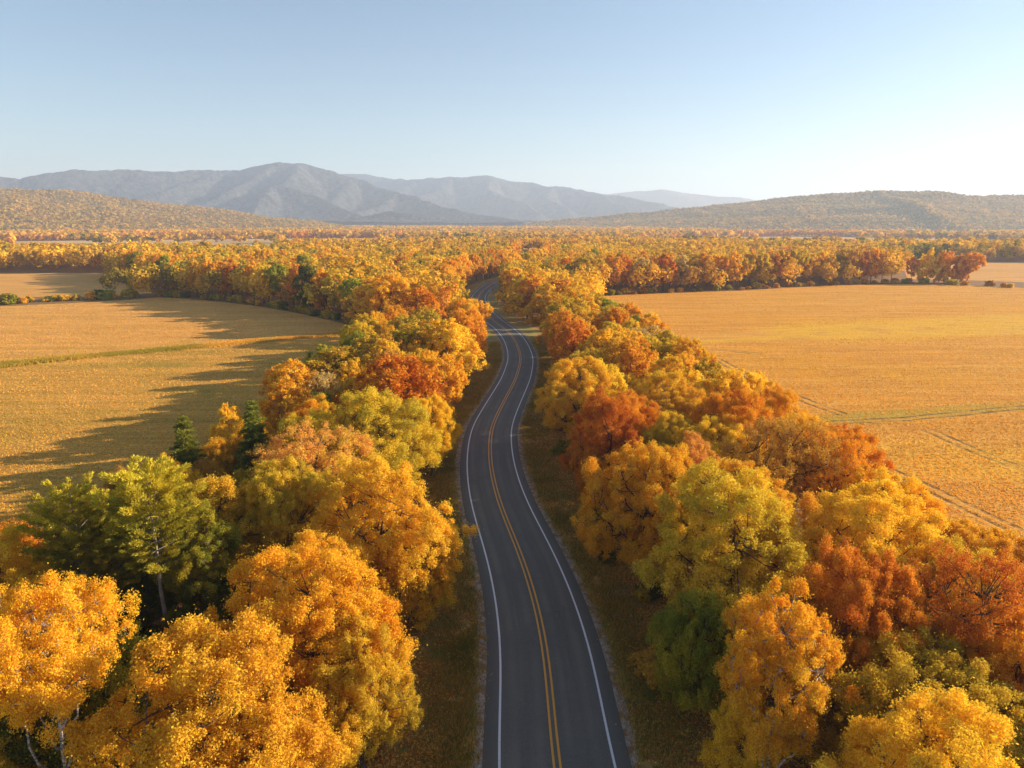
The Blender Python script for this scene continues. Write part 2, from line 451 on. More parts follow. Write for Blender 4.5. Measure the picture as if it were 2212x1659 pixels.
# resample evenly + smooth
seg = np.r_[0, np.cumsum(np.linalg.norm(np.diff(cl, axis=0), axis=1))]
SL = np.arange(0, seg[-1], 1.0)
cl = np.stack([np.interp(SL, seg, cl[:, 0]), np.interp(SL, seg, cl[:, 1])], 1)
for _ in range(2):
    k = 9; pad = np.pad(cl, ((k // 2, k // 2), (0, 0)), mode='edge')
    cl = np.stack([np.convolve(pad[:, i], np.ones(k) / k, 'valid') for i in range(2)], 1)
tg = unit(np.gradient(cl, axis=0)); nr = np.stack([tg[:, 1], -tg[:, 0]], 1)      # right-hand normal
WL = np.interp(cl[:, 1], [30, 60, 120, 220, 400], [3.62, 3.45, 3.15, 3.0, 3.0])    # centre to edge line
def road_dist(x, y):
    x = np.atleast_1d(x); y = np.atleast_1d(y); out = np.empty(len(x)); side = np.empty(len(x))
    for i in range(0, len(x), 4000):
        d = (x[i:i+4000, None] - cl[None, ::3, 0]) ** 2 + (y[i:i+4000, None] - cl[None, ::3, 1]) ** 2
        j = d.argmin(1); out[i:i+4000] = np.sqrt(d[np.arange(len(j)), j])
        c = cl[::3][j]; n_ = nr[::3][j]
        side[i:i+4000] = np.sign((x[i:i+4000] - c[:, 0]) * n_[:, 0] + (y[i:i+4000] - c[:, 1]) * n_[:, 1])
    return out, side

def ribbon(name, offs, zs, mat, i0=0, i1=None, step=2, jitter=0.0, seed=0):
    """strip along the road; offs = list of functions/arrays/scalars of sideways offset"""
    sl = slice(i0, i1, step); c = cl[sl]; n_ = nr[sl]; m = len(c); k = len(offs)
    r = np.random.default_rng(seed); V = np.zeros((m, k, 3)); al = SL[:len(cl)][sl]; A = np.zeros((m, k, 2))
    for j, o in enumerate(offs):
        o = np.broadcast_to(np.asarray(o, float), (len(cl),))[sl]
        if jitter and j in (0, k - 1): o = o + jitter * (fbm(al * .25, np.full(m, j * 7.), seed) - .5) * 2
        V[:, j, :2] = c + n_ * o[:, None]; V[:, j, 2] = zs[j]; A[:, j, 0] = o; A[:, j, 1] = al
    i = np.arange(m - 1)[:, None] * k; q = np.arange(k - 1)[None]
    Fq = np.stack([i + q, i + q + 1, i + k + q + 1, i + k + q], -1).reshape(-1, 4)
    return mesh_np(name, V.reshape(-1, 3), Fq, [mat], {'across': ('POINT', A[..., 0].ravel()), 'along': ('POINT', A[..., 1].ravel())})

# asphalt
t = NT('asphalt'); P = t.pos(); ac = t.attr('across').outputs['Fac']; al_ = t.attr('along').outputs['Fac']
cmb = t.n('ShaderNodeCombineXYZ'); t.l(ac, cmb.inputs[0]); t.l(t.math('MULTIPLY', al_, .035), cmb.inputs[1])
streak = t.noise(2.2, cmb.outputs[0], 5, .6)
big = t.noise(.16, P, 4); fine = t.noise(9, P, 3, .8); speck = t.noise(45, P, 2, .8)
aa = t.math('ABSOLUTE', ac)
wt = t.math('MULTIPLY', t.ramp(t.math('ABSOLUTE', t.math('SUBTRACT', t.math('ABSOLUTE', t.math('SUBTRACT', aa, 1.75)), .82)), .45, .05), .65)
col = t.mix(t.ramp(streak, .3, .7), (0.110, 0.102, 0.084), (0.151, 0.140, 0.114))
col = t.mix(wt, col, (0.194, 0.178, 0.143))
col = t.mix(t.ramp(big, .35, .75), col, (0.114, 0.110, 0.095))
col = t.mix(t.math('MULTIPLY', t.ramp(fine, .35, .75), .5), col, (0.214, 0.200, 0.163))
col = t.mix(t.ramp(aa, 3.55, 4.5), col, (0.114, 0.106, 0.086))
cmb2 = t.n('ShaderNodeCombineXYZ'); t.l(t.math('MULTIPLY', ac, .12), cmb2.inputs[0]); t.l(t.math('MULTIPLY', al_, .23), cmb2.inputs[1])
vor = t.n('ShaderNodeTexVoronoi', feature='DISTANCE_TO_EDGE'); vor.inputs['Scale'].default_value = .6; t.l(t.n('ShaderNodeNewGeometry').outputs['Position'], vor.inputs['Vector'])
cn = t.n('ShaderNodeTexNoise'); cn.inputs['Scale'].default_value = .8; t.l(P, cn.inputs['Vector'])
vv = t.n('ShaderNodeVectorMath', operation='ADD'); t.l(P, vv.inputs[0]); t.l(cn.outputs['Color'], vv.inputs[1]); t.l(vv.outputs[0], vor.inputs['Vector'])
vor.inputs['Scale'].default_value = .16
crack = t.math('MULTIPLY', t.ramp(vor.outputs['Distance'], .008, .003), t.ramp(t.noise(.11, P, 2), .56, .66))
col = t.mix(t.math('MULTIPLY', crack, .55), col, (0.026, 0.026, 0.029))
ASPH = t.surf(col, .82, speck, .35, .02, .35)
def paint(name, c):
    t = NT(name); P = t.pos(); f = t.ramp(t.math('ADD', t.noise(7, P, 5, .75), t.math('MULTIPLY', t.noise(.6, P, 2), .25)), .70, .84)
    return t.surf(t.mix(t.math('MULTIPLY', f, .75), c, (.09, .09, .09)), .6, spec=.4)
WHITE = paint('road_paint_white', (.74, .74, .74)); YEL = paint('road_paint_yellow', (.78, .36, .03))
SH = np.interp(cl[:, 1], [30, 60, 120, 220, 400], [1.05, 1.0, .95, .9, .9])
road = struct('road', ribbon('road', [-(WL + SH) - .06, -(WL + SH), -WL, -1.8, 0, 1.8, WL, WL + SH, WL + SH + .06], [.0, .12, .13, .15, .17, .15, .13, .12, .0], ASPH))
for sgn in (-1, 1):
    o = link('edge_line', ribbon('edge_line', [sgn * WL - .08, sgn * WL + .08], [.142, .142], WHITE), road)
    o2 = link('centre_line', ribbon('centre_line', [sgn * .20 - .075, sgn * .20 + .075], [.181, .181], YEL), road)
    o.location.z = .004; o2.location.z = .004

# ------------------------------------------------------------------ ground, verges
t = NT('forest_floor'); P = t.pos()
n1 = t.noise(.08, P, 5); n2 = t.noise(1.3, P, 5, .7); n3 = t.noise(9, P, 3, .8)
col = t.mix(t.ramp(n1, .4, .6), (0.216, 0.108, 0.038), (0.149, 0.115, 0.035))
col = t.mix(t.ramp(n2, .45, .62), col, (0.405, 0.182, 0.047))
col = t.mix(t.math('MULTIPLY', t.ramp(n3, .55, .68), .6), col, (0.446, 0.203, 0.054))
sp_ = t.n('ShaderNodeSeparateXYZ'); t.l(P, sp_.inputs[0])
col = t.mix(t.ramp(sp_.outputs[1], 640, 800), col, t.mix(t.ramp(t.noise(.006, P, 4), .4, .6), (.66, .40, .14), (.46, .27, .08)))
FLOOR = t.surf(col, .95, n3, .8, .12)
gsz = 30000
V = np.array([[-gsz, -3000, 0], [gsz, -3000, 0], [gsz, gsz, 0], [-gsz, gsz, 0]], float)
struct('ground', mesh_np('ground', V, np.array([[0, 1, 2, 3]]), [FLOOR]))
t = NT('verge_grass'); P = t.pos(); ac = t.math('ABSOLUTE', t.attr('across').outputs['Fac'])
n1 = t.noise(.35, P, 5, .6); n2 = t.noise(3.2, P, 5, .75); n3 = t.noise(14, P, 2, .8)
col = t.mix(t.ramp(n1, .4, .62), (0.238, 0.219, 0.051), (0.474, 0.274, 0.073))
col = t.mix(t.ramp(n2, .45, .7), col, (0.182, 0.228, 0.047))
col = t.mix(t.ramp(t.math('ADD', t.math('MULTIPLY', ac, .10), t.math('SUBTRACT', n2, .5)), .85, 1.25), col, (0.493, 0.219, 0.058))
col = t.mix(t.math('MULTIPLY', t.ramp(n3, .60, .72), .5), col, (0.583, 0.274, 0.063))
VERGE = t.surf(col, .95, n2, 1.0, .15)
t = NT('gravel'); P = t.pos(); vo = t.n('ShaderNodeTexVoronoi'); vo.inputs['Scale'].default_value = 7; t.l(P, vo.inputs['Vector'])
col = t.mix(vo.outputs['Color'], (.24, .18, .13), (.50, .40, .30)); col = t.mix(t.ramp(t.noise(1.2, P, 4), .45, .6), col, (.26, .16, .07))
GRAV = t.surf(col, .95, vo.outputs['Distance'], .8, .05)
for s in (-1, 1):
    struct('verge', ribbon('verge', [s * (WL + SH - .3) * 1.0, s * (WL + SH + 1.5), s * (WL + SH + 3.2), s * (WL + SH + 6.5)] if s > 0 else
                           [-(WL + SH + 6.5), -(WL + SH + 3.2), -(WL + SH + 1.5), -(WL + SH - .3)],
                           [.05, .06, -.02 + .05, .03] if s > 0 else [.03, .03, .06, .05], VERGE, jitter=0))
    a, b = (WL + SH - .25), (WL + SH + .65)
    struct('gravel_shoulder', ribbon('gravel_shoulder', [a, b] if s > 0 else [-b, -a], [.075, .066] if s > 0 else [.066, .075], GRAV, jitter=.45, seed=3 + s))

# ------------------------------------------------------------------ fields
LE = [G(x, y, 8.0) for x, y in [(800, 700), (730, 756), (650, 815), (560, 868), (480, 905), (400, 950), (340, 1000), (250, 1040), (100, 1095), (0, 1180), (-200, 1340)]]
RE = [G(x, y, 8.0) for x, y in [(1290, 652), (1345, 685), (1410, 722), (1475, 765), (1530, 805), (1575, 850), (1670, 905), (1780, 955), (1860, 1040), (2030, 1165), (2212, 1235)]]
far_left = [G(x, y) for x, y in [(790, 712), (720, 694), (640, 676), (560, 662), (480, 652), (400, 646), (340, 642), (280, 648), (150, 655), (0, 662), (-300, 672), (-1200, 690)]]
fieldL = [tuple(p[:2]) for p in LE] + [(-75, 25), (-500, 0)] + [tuple(p[:2]) for p in far_left[::-1]]
fieldL2 = [tuple(G(x, y)[:2]) for x, y in [(-1200, 655), (-300, 655), (0, 650), (150, 643), (260, 638), (330, 634), (310, 622), (250, 608), (235, 596), (225, 590), (120, 590), (0, 592), (-300, 598), (-1200, 600)]]
far_right = [G(x, y) for x, y in [(1285, 641), (1350, 637), (1480, 632), (1600, 628), (1700, 622), (1800, 617), (1900, 614), (2000, 614), (2100, 617), (2212, 622), (2500, 632), (3300, 650)]]
fieldR = [tuple(p[:2]) for p in far_right] + [(500, 20), (75, 25)] + [tuple(p[:2]) for p in RE[::-1]]
fieldR2 = [tuple(G(x, y)[:2]) for x, y in [(1960, 603), (2100, 606), (2212, 610), (2600, 618), (2600, 580), (2212, 569), (2100, 567), (2000, 568), (1950, 575)]]
fieldL3 = [tuple(G(x, y)[:2]) for x, y in [(220, 560), (400, 558), (560, 552), (640, 533), (560, 525), (400, 526), (260, 528)]]
fieldL4 = [tuple(G(x, y)[:2]) for x, y in [(600, 531), (780, 529), (900, 520), (860, 511), (640, 511)]]
fieldR3 = [tuple(G(x, y)[:2]) for x, y in [(1560, 532), (1760, 538), (1900, 530), (1800, 516), (1500, 514), (1380, 520)]]
FIELDS = [fieldL, fieldL2, fieldR, fieldR2, fieldL3, fieldL4, fieldR3]

def poly_sheet(name, poly, z, mat, cell=None):
    import bmesh
    bm = bmesh.new(); vs_ = [bm.verts.new((p[0], p[1], z)) for p in poly]; f = bm.faces.new(vs_)
    bmesh.ops.triangulate(bm, faces=[f]); bmesh.ops.recalc_face_normals(bm, faces=bm.faces)
    for f in bm.faces:
        if f.normal.z < 0: f.normal_flip()
    me = bpy.data.meshes.new(name); bm.to_mesh(me); bm.free(); me.materials.append(mat); return struct(name, me)

def field_mat(name, base, alt, green, rowrot, lines=(), bands=(), bump=.5, gsc=.02):
    t = NT(name); P = t.pos(); sp = t.n('ShaderNodeSeparateXYZ')
    wz = t.n('ShaderNodeTexNoise'); wz.inputs['Scale'].default_value = .05; t.l(P, wz.inputs['Vector'])
    wv = t.n('ShaderNodeVectorMath', operation='MULTIPLY_ADD'); t.l(wz.outputs['Color'], wv.inputs[0]); wv.inputs[1].default_value = (3, 3, 0); t.l(P, wv.inputs[2])
    t.l(wv.outputs[0], sp.inputs[0]); x, y = sp.outputs[0], sp.outputs[1]
    x = t.math('SUBTRACT', x, 1.5); y = t.math('SUBTRACT', y, 1.5)
    st = t.noise(.12, t.scalev(P, (.16, 1.6, 1), rowrot), 6, .65)
    st2 = t.noise(.7, t.scalev(P, (.12, 1.6, 1), rowrot), 5, .7)
    bigp = t.noise(gsc, P, 5, .6, .6); mid = t.noise(.11, P, 6, .7); fine = t.noise(1.9, P, 5, .8)
    col = t.mix(t.ramp(st, .36, .64), base, alt)
    col = t.mix(t.math('MULTIPLY', t.ramp(bigp, .50, .66), t.ramp(mid, .36, .62)), col, green)
    for (p0, p1, w, c) in bands:
        mk = t.math('MULTIPLY', t.segmask(x, y, p0, p1, w), t.ramp(mid, .30, .52)); col = t.mix(mk, col, c)
    col = t.mix(t.math('MULTIPLY', t.ramp(st2, .48, .66), .62), col, tuple(c * .50 for c in base))
    dk = t.math('MULTIPLY', t.ramp(fine, .46, .64), .70); col = t.mix(dk, col, tuple(c * .50 for c in alt))
    col = t.mix(t.math('MULTIPLY', t.ramp(t.noise(2.6, P, 3, .8), .56, .68), .40), col, tuple(min(1, c * 1.4) for c in base))
    h = fine
    for (p0, p1, w, c) in lines:
        mk = t.math('MULTIPLY', t.segmask(x, y, p0, p1, w), t.math('ADD', t.math('MULTIPLY', t.ramp(t.noise(.25, P, 4, .8), .40, .58), .75), .15)); col = t.mix(mk, col, c)
        h = t.math('SUBTRACT', h, t.math('MULTIPLY', mk, .6))
    return t.surf(col, .95, h, bump, .35, .1)
def g2(x, y): return tuple(G(x, y)[:2])
rut = (.20, .105, .030)
RL = []
for a, b in [((1508, 757), (1655, 832)), ((1655, 832), (1815, 895)), ((1792, 938), (1930, 1020)), ((1930, 1020), (2100, 1105)), ((2100, 1105), (2300, 1195)),
             ((1700, 918), (1950, 905)), ((1950, 905), (2230, 880)), ((1450, 745), (1640, 765)), ((2000, 930), (2110, 975)), ((2110, 975), (2260, 1030))]:
    a = np.array(g2(*a)); b = np.array(g2(*b)); n_ = unit(np.array([b[1] - a[1], a[0] - b[0]]))
    for o in (-.9, .9): RL.append((tuple(a + n_ * o), tuple(b + n_ * o), .42, rut))
RB = [(g2(1470, 742), g2(1800, 722), 3.5, (.88, .46, .035)), (g2(1800, 715), g2(2300, 695), 22, (.92, .48, .03)), (g2(1700, 910), g2(2300, 872), 3.0, (.56, .38, .05)),
      (g2(1950, 985), g2(2300, 1010), 9, (.90, .46, .04))]
FR = field_mat('field_gold', (.90, .43, .070), (.74, .32, .045), (.84, .40, .03), radians(4), RL, RB)
FL = field_mat('field_pasture', (.80, .40, .075), (.56, .29, .050), (.36, .25, .035), radians(-6),
               [], [((-400, g2(0, 790)[1] - 30), g2(0, 790), 2, (.2, .16, .04))])
FA = field_mat('field_stubble', (.90, .44, .11), (.72, .34, .075), (.66, .34, .06), radians(3))
# left field splits along the weedy strip
wl0, wl1 = g2(-1400, 880), g2(800, 716); weed = [g2(-600, 842), g2(0, 790), g2(140, 775), g2(330, 758), g2(560, 737), g2(740, 722), g2(800, 716)]
nearL = [tuple(p[:2]) for p in LE] + [(-75, 25), (-500, 0), (-500, weed[0][1] - 0)] + weed
farL = weed[::-1] + [(-900, weed[0][1]), ] + [tuple(p[:2]) for p in far_left[::-1]]
poly_sheet('field', nearL, .030, FL); poly_sheet('field', farL, .036, FA)
poly_sheet('field', fieldL2, .034, FA); poly_sheet('field', fieldR, .032, FR); poly_sheet('field', fieldR2, .034, FA)
t = NT('pale_clearing'); PALE = t.surf(t.mix(t.ramp(t.noise(.02, t.pos(), 4), .4, .6), (.62, .50, .40), (.45, .30, .15)), .9)
poly_sheet('clearing', fieldL3, .034, PALE); poly_sheet('field', fieldL4, .034, FA); poly_sheet('field', fieldR3, .034, FA)

# ------------------------------------------------------------------ hand-placed trees (photo order)
exec_trees = [
 # kind, colour, x, y, w, h, label, variant
 ('birch', 'gold', 95, 1395, 320, 14, 'golden birch with a pale leaning trunk in the bottom left corner', 0),
 ('maple', 'amber', 460, 1590, 450, 13.5, 'large golden-orange tree filling the bottom edge left of the road', 0),
 ('maple', 'gold', 672, 1345, 315, 13.5, 'big orange-gold tree behind the bottom-edge one, left of the road', 2),
 ('maple', 'ygreen', 775, 1475, 230, 10, 'lower yellow-green tree at the foot of the big orange-gold one', 1),
 ('maple', 'yellow', 825, 1130, 275, 14, 'bright golden-yellow roadside tree beside the patch of light on the road', 4),
 ('under', 'amber', 890, 1240, 150, 8, 'small amber tree under the golden-yellow roadside tree', 0),
 ('pine', 'pine', 330, 1125, 220, 15.5, 'tallest pine with a long bare grey trunk in the left belt', 0),
 ('pine', 'pine', 165, 1155, 180, 14, 'smaller pine left of the tallest pine', 1),
 ('pine', 'pine', 255, 1215, 150, 10, 'short pine tucked between the two bare-trunked pines', 0),
 ('tall', 'ygreen', 495, 1150, 200, 13, 'leafy yellow-green tree just right of the tallest pine', 1),
 ('tall', 'green', 440, 1200, 160, 12, 'narrow green tree hugging the right side of the tallest pine', 2),
 ('maple', 'olive', 610, 1105, 190, 13, 'pale olive-yellow tree between the leafy yellow-green tree and the golden-yellow one', 3),
 ('sparse', 'salmon', 680, 1010, 235, 13.5, 'salmon-pink tree with twigs showing, left of the olive-gold one', 0),
 ('maple', 'olive', 815, 945, 250, 14, 'rounded olive-gold tree below the red-orange tree', 1),
 ('maple', 'redor', 850, 860, 205, 14, 'red-orange tree standing highest in the middle of the left belt', 0),
 ('maple', 'amber', 930, 920, 110, 11, 'orange tree at the verge below the red-orange one', 2),
 ('maple', 'gold', 945, 820, 120, 13, 'orange-yellow tree leaning over the left verge before the bend', 3),
 ('under', 'green', 695, 905, 100, 8, 'small bright green tree beside the olive-gold tree', 0),
 ('tall', 'gold', 620, 885, 110, 11.5, 'upright orange-yellow tree on the field side of the left belt', 0),
 ('tall', 'yellow', 500, 930, 75, 9.5, 'small yellow tree at the field edge between the two spruces', 1),
 ('spruce', 'spruce', 405, 1000, 125, 12.5, 'outermost spruce at the edge of the left field', 0),
 ('spruce', 'spruce', 552, 965, 120, 13, 'spruce behind the salmon-pink tree', 1),
 ('under', 'brown', 445, 1065, 90, 7, 'little rusty-orange tree behind the tallest pine', 1),
 ('under', 'brown', 265, 1085, 80, 7, 'little russet tree at the field edge behind the pines', 0),
 ('under', 'orange', 25, 1255, 150, 9, 'orange tree on the left edge of the picture beside the smaller pine', 1),
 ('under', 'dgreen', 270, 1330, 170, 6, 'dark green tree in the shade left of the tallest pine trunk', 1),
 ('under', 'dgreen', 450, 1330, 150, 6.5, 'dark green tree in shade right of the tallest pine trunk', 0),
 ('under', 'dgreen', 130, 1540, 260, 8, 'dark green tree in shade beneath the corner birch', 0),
 ('under', 'green', 255, 1500, 180, 8, 'mid green tree between the corner birch and the large golden-orange tree', 1),
 ('maple', 'olive', 905, 760, 165, 13.5, 'yellow-green dome beside the taller yellow dome on the left bend', 0),
 ('maple', 'yellow', 965, 755, 150, 14.5, 'tall yellow dome on the inside of the left bend', 2),
 ('maple', 'orange', 1001, 722, 98, 13.2, 'tall orange tree whose crown cuts into the road at the bend', 0),
 ('tall', 'olive', 735, 805, 130, 12, 'olive-orange tree on the field side behind the red-orange tree', 2),
 ('sparse', 'tan', 700, 850, 90, 10, 'pale half-bare tree in front of the olive-orange one', 1),
 ('maple', 'green', 775, 765, 85, 11, 'green-gold tree near the corner of the left field', 1),
 ('maple', 'orange', 900, 665, 130, 14.5, 'orange dome left of the bend, behind the yellow domes', 2),
 ('maple', 'gold', 820, 650, 125, 14.5, 'golden dome at the corner of the left field', 0),
 # right side
 ('maple', 'amber', 1252, 668, 95, 14, 'amber tree inside the right belt beyond the bend, near the field corner', 0),
 ('tall', 'gold', 1215, 640, 80, 15, 'narrow golden tree behind the amber ones at the far end of the right belt', 1),
 ('maple', 'gold', 1222, 722, 95, 13, 'golden tree on the right verge facing the inside of the bend', 1),
 ('maple', 'amber', 1192, 672, 95, 13.5, 'amber tree just behind the golden one facing the bend', 2),
 ('birch', 'gold', 1680, 1430, 250, 14.5, 'golden birch with a white trunk beside the dark red tree', 1),
 ('maple', 'red', 1862, 1345, 245, 14, 'dark red tree with a dark forked trunk right of the white-trunked birch', 3),
 ('sparse', 'red', 2110, 1345, 270, 14, 'red-orange tree with bare dark limbs near the right edge', 0),
 ('maple', 'yellow', 2010, 1740, 440, 12, 'bright yellow tree filling the bottom right corner', 0),
 ('maple', 'ygreen', 1580, 1185, 340, 14.5, 'big yellow-green tree on the right of the road', 0),
 ('maple', 'yellow', 1885, 1180, 310, 13.5, 'wide yellow tree behind the dark red one', 2),
 ('maple', 'gold', 1395, 1080, 220, 14, 'yellow tree at the right verge beside the dark red roadside tree', 4),
 ('maple', 'salmon', 1490, 1050, 150, 13.5, 'orange-topped tree merging with the yellow verge tree', 2),
 ('maple', 'red', 1318, 960, 185, 14, 'dark red tree at the right verge', 0),
 ('maple', 'ygreen', 1302, 865, 120, 13, 'small yellow-green dome nestled above the red verge tree', 0),
 ('maple', 'yellow', 1250, 850, 170, 14.5, 'big yellow tree overhanging the right verge at the bend', 2),
 ('maple', 'gold', 1365, 800, 150, 13.5, 'golden half of the yellow pair behind the yellow-green dome', 1),
 ('tall', 'amber', 1440, 880, 150, 13, 'amber tree between the yellow pair and the orange field-side tree', 0),
 ('maple', 'orange', 1580, 930, 170, 14, 'bright orange tree at the edge of the right field', 3),
 ('sparse', 'brown', 1685, 1000, 190, 14, 'russet-brown thinning tree on the field side', 1),
 ('sparse', 'orange', 1785, 1010, 150, 13, 'orange thinning tree next to the russet one by the field', 0),
 ('maple', 'redor', 1240, 755, 105, 14, 'red-orange crown poking up behind the yellow bend tree', 0),
 ('maple', 'olive', 1235, 695, 120, 14, 'olive-orange tree on the right verge beyond the red-orange crown', 1),
 ('maple', 'amber', 1138, 640, 100, 14, 'amber tree at the tip of the right belt by the far bend', 0),
 ('maple', 'orange', 1330, 715, 105, 13, 'orange tree at the corner of the right field', 2),
 ('sparse', 'tan', 1405, 745, 100, 12, 'greyish half-bare tree on the field side near the corner', 0),
 ('maple', 'amber', 1485, 790, 110, 12, 'amber tree on the outer edge of the right belt', 1),
 ('under', 'gold', 1530, 850, 75, 9, 'small golden tree on the outer edge above the bright orange one', 0),
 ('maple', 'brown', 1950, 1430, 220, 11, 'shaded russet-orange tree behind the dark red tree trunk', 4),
 ('maple', 'orange', 2190, 1500, 240, 12, 'rust-orange tree on the right picture edge below the bare-limbed one', 2),
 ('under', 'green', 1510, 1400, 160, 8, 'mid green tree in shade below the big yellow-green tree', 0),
 ('under', 'amber', 1610, 1610, 150, 6, 'amber undergrowth tree at the foot of the white trunk', 1),
 ('under', 'brown', 1800, 1560, 150, 5.5, 'rusty undergrowth between the white trunk and the bottom right tree', 0),
 ('under', 'olive', 1900, 1500, 140, 5.5, 'olive undergrowth tree behind the bottom right yellow tree', 1),
 ('under', 'olive', 40, 1640, 170, 5.5, 'olive undergrowth tree in the bottom left corner', 0),
]
for k, c, x, y, w, h, lab, v in exec_trees:
    ptree(k, c, x, y, w, h, lab, v)
NHAND = len(TREES)

# ------------------------------------------------------------------ trees that fill the belts, edges and rows
ORD = lambda n: str(n) + ('th' if 10 <= n % 100 <= 20 else {1: 'st', 2: 'nd', 3: 'rd'}.get(n % 10, 'th'))
COLS_MIX = ['gold'] * 8 + ['yellow'] * 5 + ['amber'] * 6 + ['orange'] * 2 + ['redor'] * 1 + ['olive'] * 7 + ['ygreen'] * 3 + ['green'] * 3 + ['brown'] * 1
AUTO = []     # (zone, sortkey, root)
def can(x, y, dmin, pts=None):
    a = np.array([[q[0], q[1], q[2]] for q in TREES])
    return np.all(np.hypot(a[:, 0] - x, a[:, 1] - y) > dmin * (a[:, 2] / 5) ** .5)

def fieldside(x, y): return any(inpoly(np.array([x]), np.array([y]), p)[0] for p in FIELDS)

CLEAR = [(300, 640, 1140, 1500), (-500, 330, 1330, 1720), (290, 470, 1170, 1480), (1640, 1960, 1440, 1720), (2000, 2140, 1380, 1640), (440, 620, 1560, 1720)]
CLEAR2 = [(330, 640, 870, 1085), (40, 470, 985, 1200), (1150, 1260, 640, 760)]
def fill(zone, poly, spacing, n_try, hr, cols=COLS_MIX, kinds=('maple', 'maple', 'tall'), rmin=11.0, R_k=.36, mx=200, sortf=None, seed=1):
    r = random.Random(seed); xs = [p[0] for p in poly]; ys = [p[1] for p in poly]; n = 0
    for _ in range(n_try):
        if n >= mx: break
        x = r.uniform(min(xs), max(xs)); y = r.uniform(min(ys), max(ys))
        if not inpoly(np.array([x]), np.array([y]), poly)[0] or fieldside(x, y): continue
        d, s = road_dist(x, y)
        if d[0] < rmin or not can(x, y, spacing): continue
        kd = r.choice(kinds); h = r.uniform(*hr)
        if kd == 'under': h = r.uniform(5, 8)
        if y < 130:
            v = proj([[x, y, h * .6]])[0]
            if any(a < v[0] < b and c_ < v[1] < d_ for a, b, c_, d_ in CLEAR) or v[1] > 1700: continue
            if any(a < v[0] < b and c_ < v[1] < d_ for a, b, c_, d_ in CLEAR2): kd = 'under'; h = r.uniform(5.5, 8.5); 
        R = h * R_k * r.uniform(.85, 1.12) * (.78 if kd in ('tall', 'birch') else 1)
        c = r.choice(cols) if kd != 'under' else r.choice(['green', 'olive', 'dgreen', 'brown', 'amber'])
        o = tree(kd, c, x, y, h, R)
        AUTO.append([zone, (sortf or (lambda x, y: y))(x, y), o, kd, c]); n += 1
    return n

beltL = [tuple(p[:2]) for p in LE[:-1]] + [(-52, 28), (-8, 25), (-14, 45), (-16, 100), (-5, 150), (-9, 200)]
beltR = [tuple(p[:2]) for p in RE] + [(60, 30), (13, 24), (13, 45), (8, 100), (14, 150), (22, 200), (30, 225)]
fill('beltL', beltL, 6.2, 1500, (10, 13), rmin=12.5, mx=60, seed=1)
fill('beltR', beltR, 6.2, 1500, (10, 13), rmin=12.5, mx=60, seed=2)

# rows along field edges beyond: front trees standing along polylines
def row(zone, line, step, off, hr, cols, kinds=('tall', 'maple', 'maple'), R_k=.34, seed=5, sortx=True, jit=1.2):
    r = random.Random(seed); L = np.array([p[:2] for p in line]); s = np.r_[0, np.cumsum(np.linalg.norm(np.diff(L, axis=0), axis=1))]
    q = step * .5; i = 0
    while q < s[-1]:
        x = np.interp(q, s, L[:, 0]); y = np.interp(q, s, L[:, 1]); x2 = np.interp(min(q + .5, s[-1]), s, L[:, 0]); y2 = np.interp(min(q + .5, s[-1]), s, L[:, 1])
        tx, ty = x2 - x, y2 - y; l = math.hypot(tx, ty) + 1e-6
        x += -ty / l * off + r.uniform(-jit, jit); y += tx / l * off + r.uniform(-jit, jit)
        if can(x, y, 4.2) and road_dist(x, y)[0][0] > 10:
            vq = proj([[x, y, 9]])[0]
            if zone[:4] == 'bend' and ((1000 < vq[0] < 1100 and 585 < vq[1] < 680) or (vq[1] > 640)): q += step; continue
            kd = r.choice(kinds); h = r.uniform(*hr); R = h * R_k * r.uniform(.8, 1.15) * (.8 if kd in ('tall', 'birch') else 1)
            c = cols[i % len(cols)] if isinstance(cols, tuple) else r.choice(cols)
            o = tree(kd, c, x, y, h, R); AUTO.append([zone, x if sortx else y, o, kd, c]); i += 1
        q += step * r.uniform(.8, 1.25)
edgeL = [G(x, y) for x, y in [(825, 722), (790, 708), (720, 690), (640, 672), (560, 658), (480, 648), (400, 642), (345, 638)]]
row('edgeL', edgeL, 7.5, -4.5, (14, 17), ('gold', 'amber', 'green', 'gold', 'olive', 'orange', 'gold', 'dgreen', 'orange', 'brown', 'green', 'amber', 'olive', 'orange', 'green', 'redor', 'gold'), seed=5)
edgeL2 = [G(x, y) for x, y in [(335, 630), (318, 620), (262, 604), (245, 594)]]
row('edgeL2', edgeL2, 10, -5.5, (14, 17), ('green', 'orange', 'gold', 'redor', 'amber', 'gold'), seed=6)
edgeR = [G(x, y) for x, y in [(1270, 640), (1350, 635), (1480, 630), (1600, 626), (1700, 620), (1800, 615), (1900, 612), (1960, 611)]]
row('edgeR', edgeR, 7.0, 4.5, (15, 18), ('gold', 'amber', 'gold', 'orange', 'tan', 'gold', 'redor', 'tan', 'amber', 'gold', 'orange', 'gold', 'ygreen', 'olive', 'ygreen', 'orange', 'amber', 'brown', 'olive', 'amber', 'gold', 'yellow', 'olive', 'brown', 'redor', 'orange'), kinds=('tall', 'tall', 'birch', 'maple'), seed=7)
row('tipR', [G(x, y) for x, y in [(1965, 611), (2105, 613)]], 6.5, 4, (13, 17), ('orange', 'amber', 'gold', 'orange', 'redor'), kinds=('tall', 'under', 'maple'), seed=8)
# roadside rows beyond the bend
far_i = np.where(cl[:, 1] > 205)[0]
for s, z in ((-1, 'bendL'), (1, 'bendR')):
    line = cl[far_i[0]:len(cl) - 1:4] + nr[far_i[0]:len(cl) - 1:4] * s * 13.0
    row(z, line[:int(len(line))], 8.5, 0, (14, 16.5), ['gold', 'yellow', 'gold', 'amber', 'orange', 'olive'], seed=11 + s, sortx=False, kinds=('maple', 'tall'))
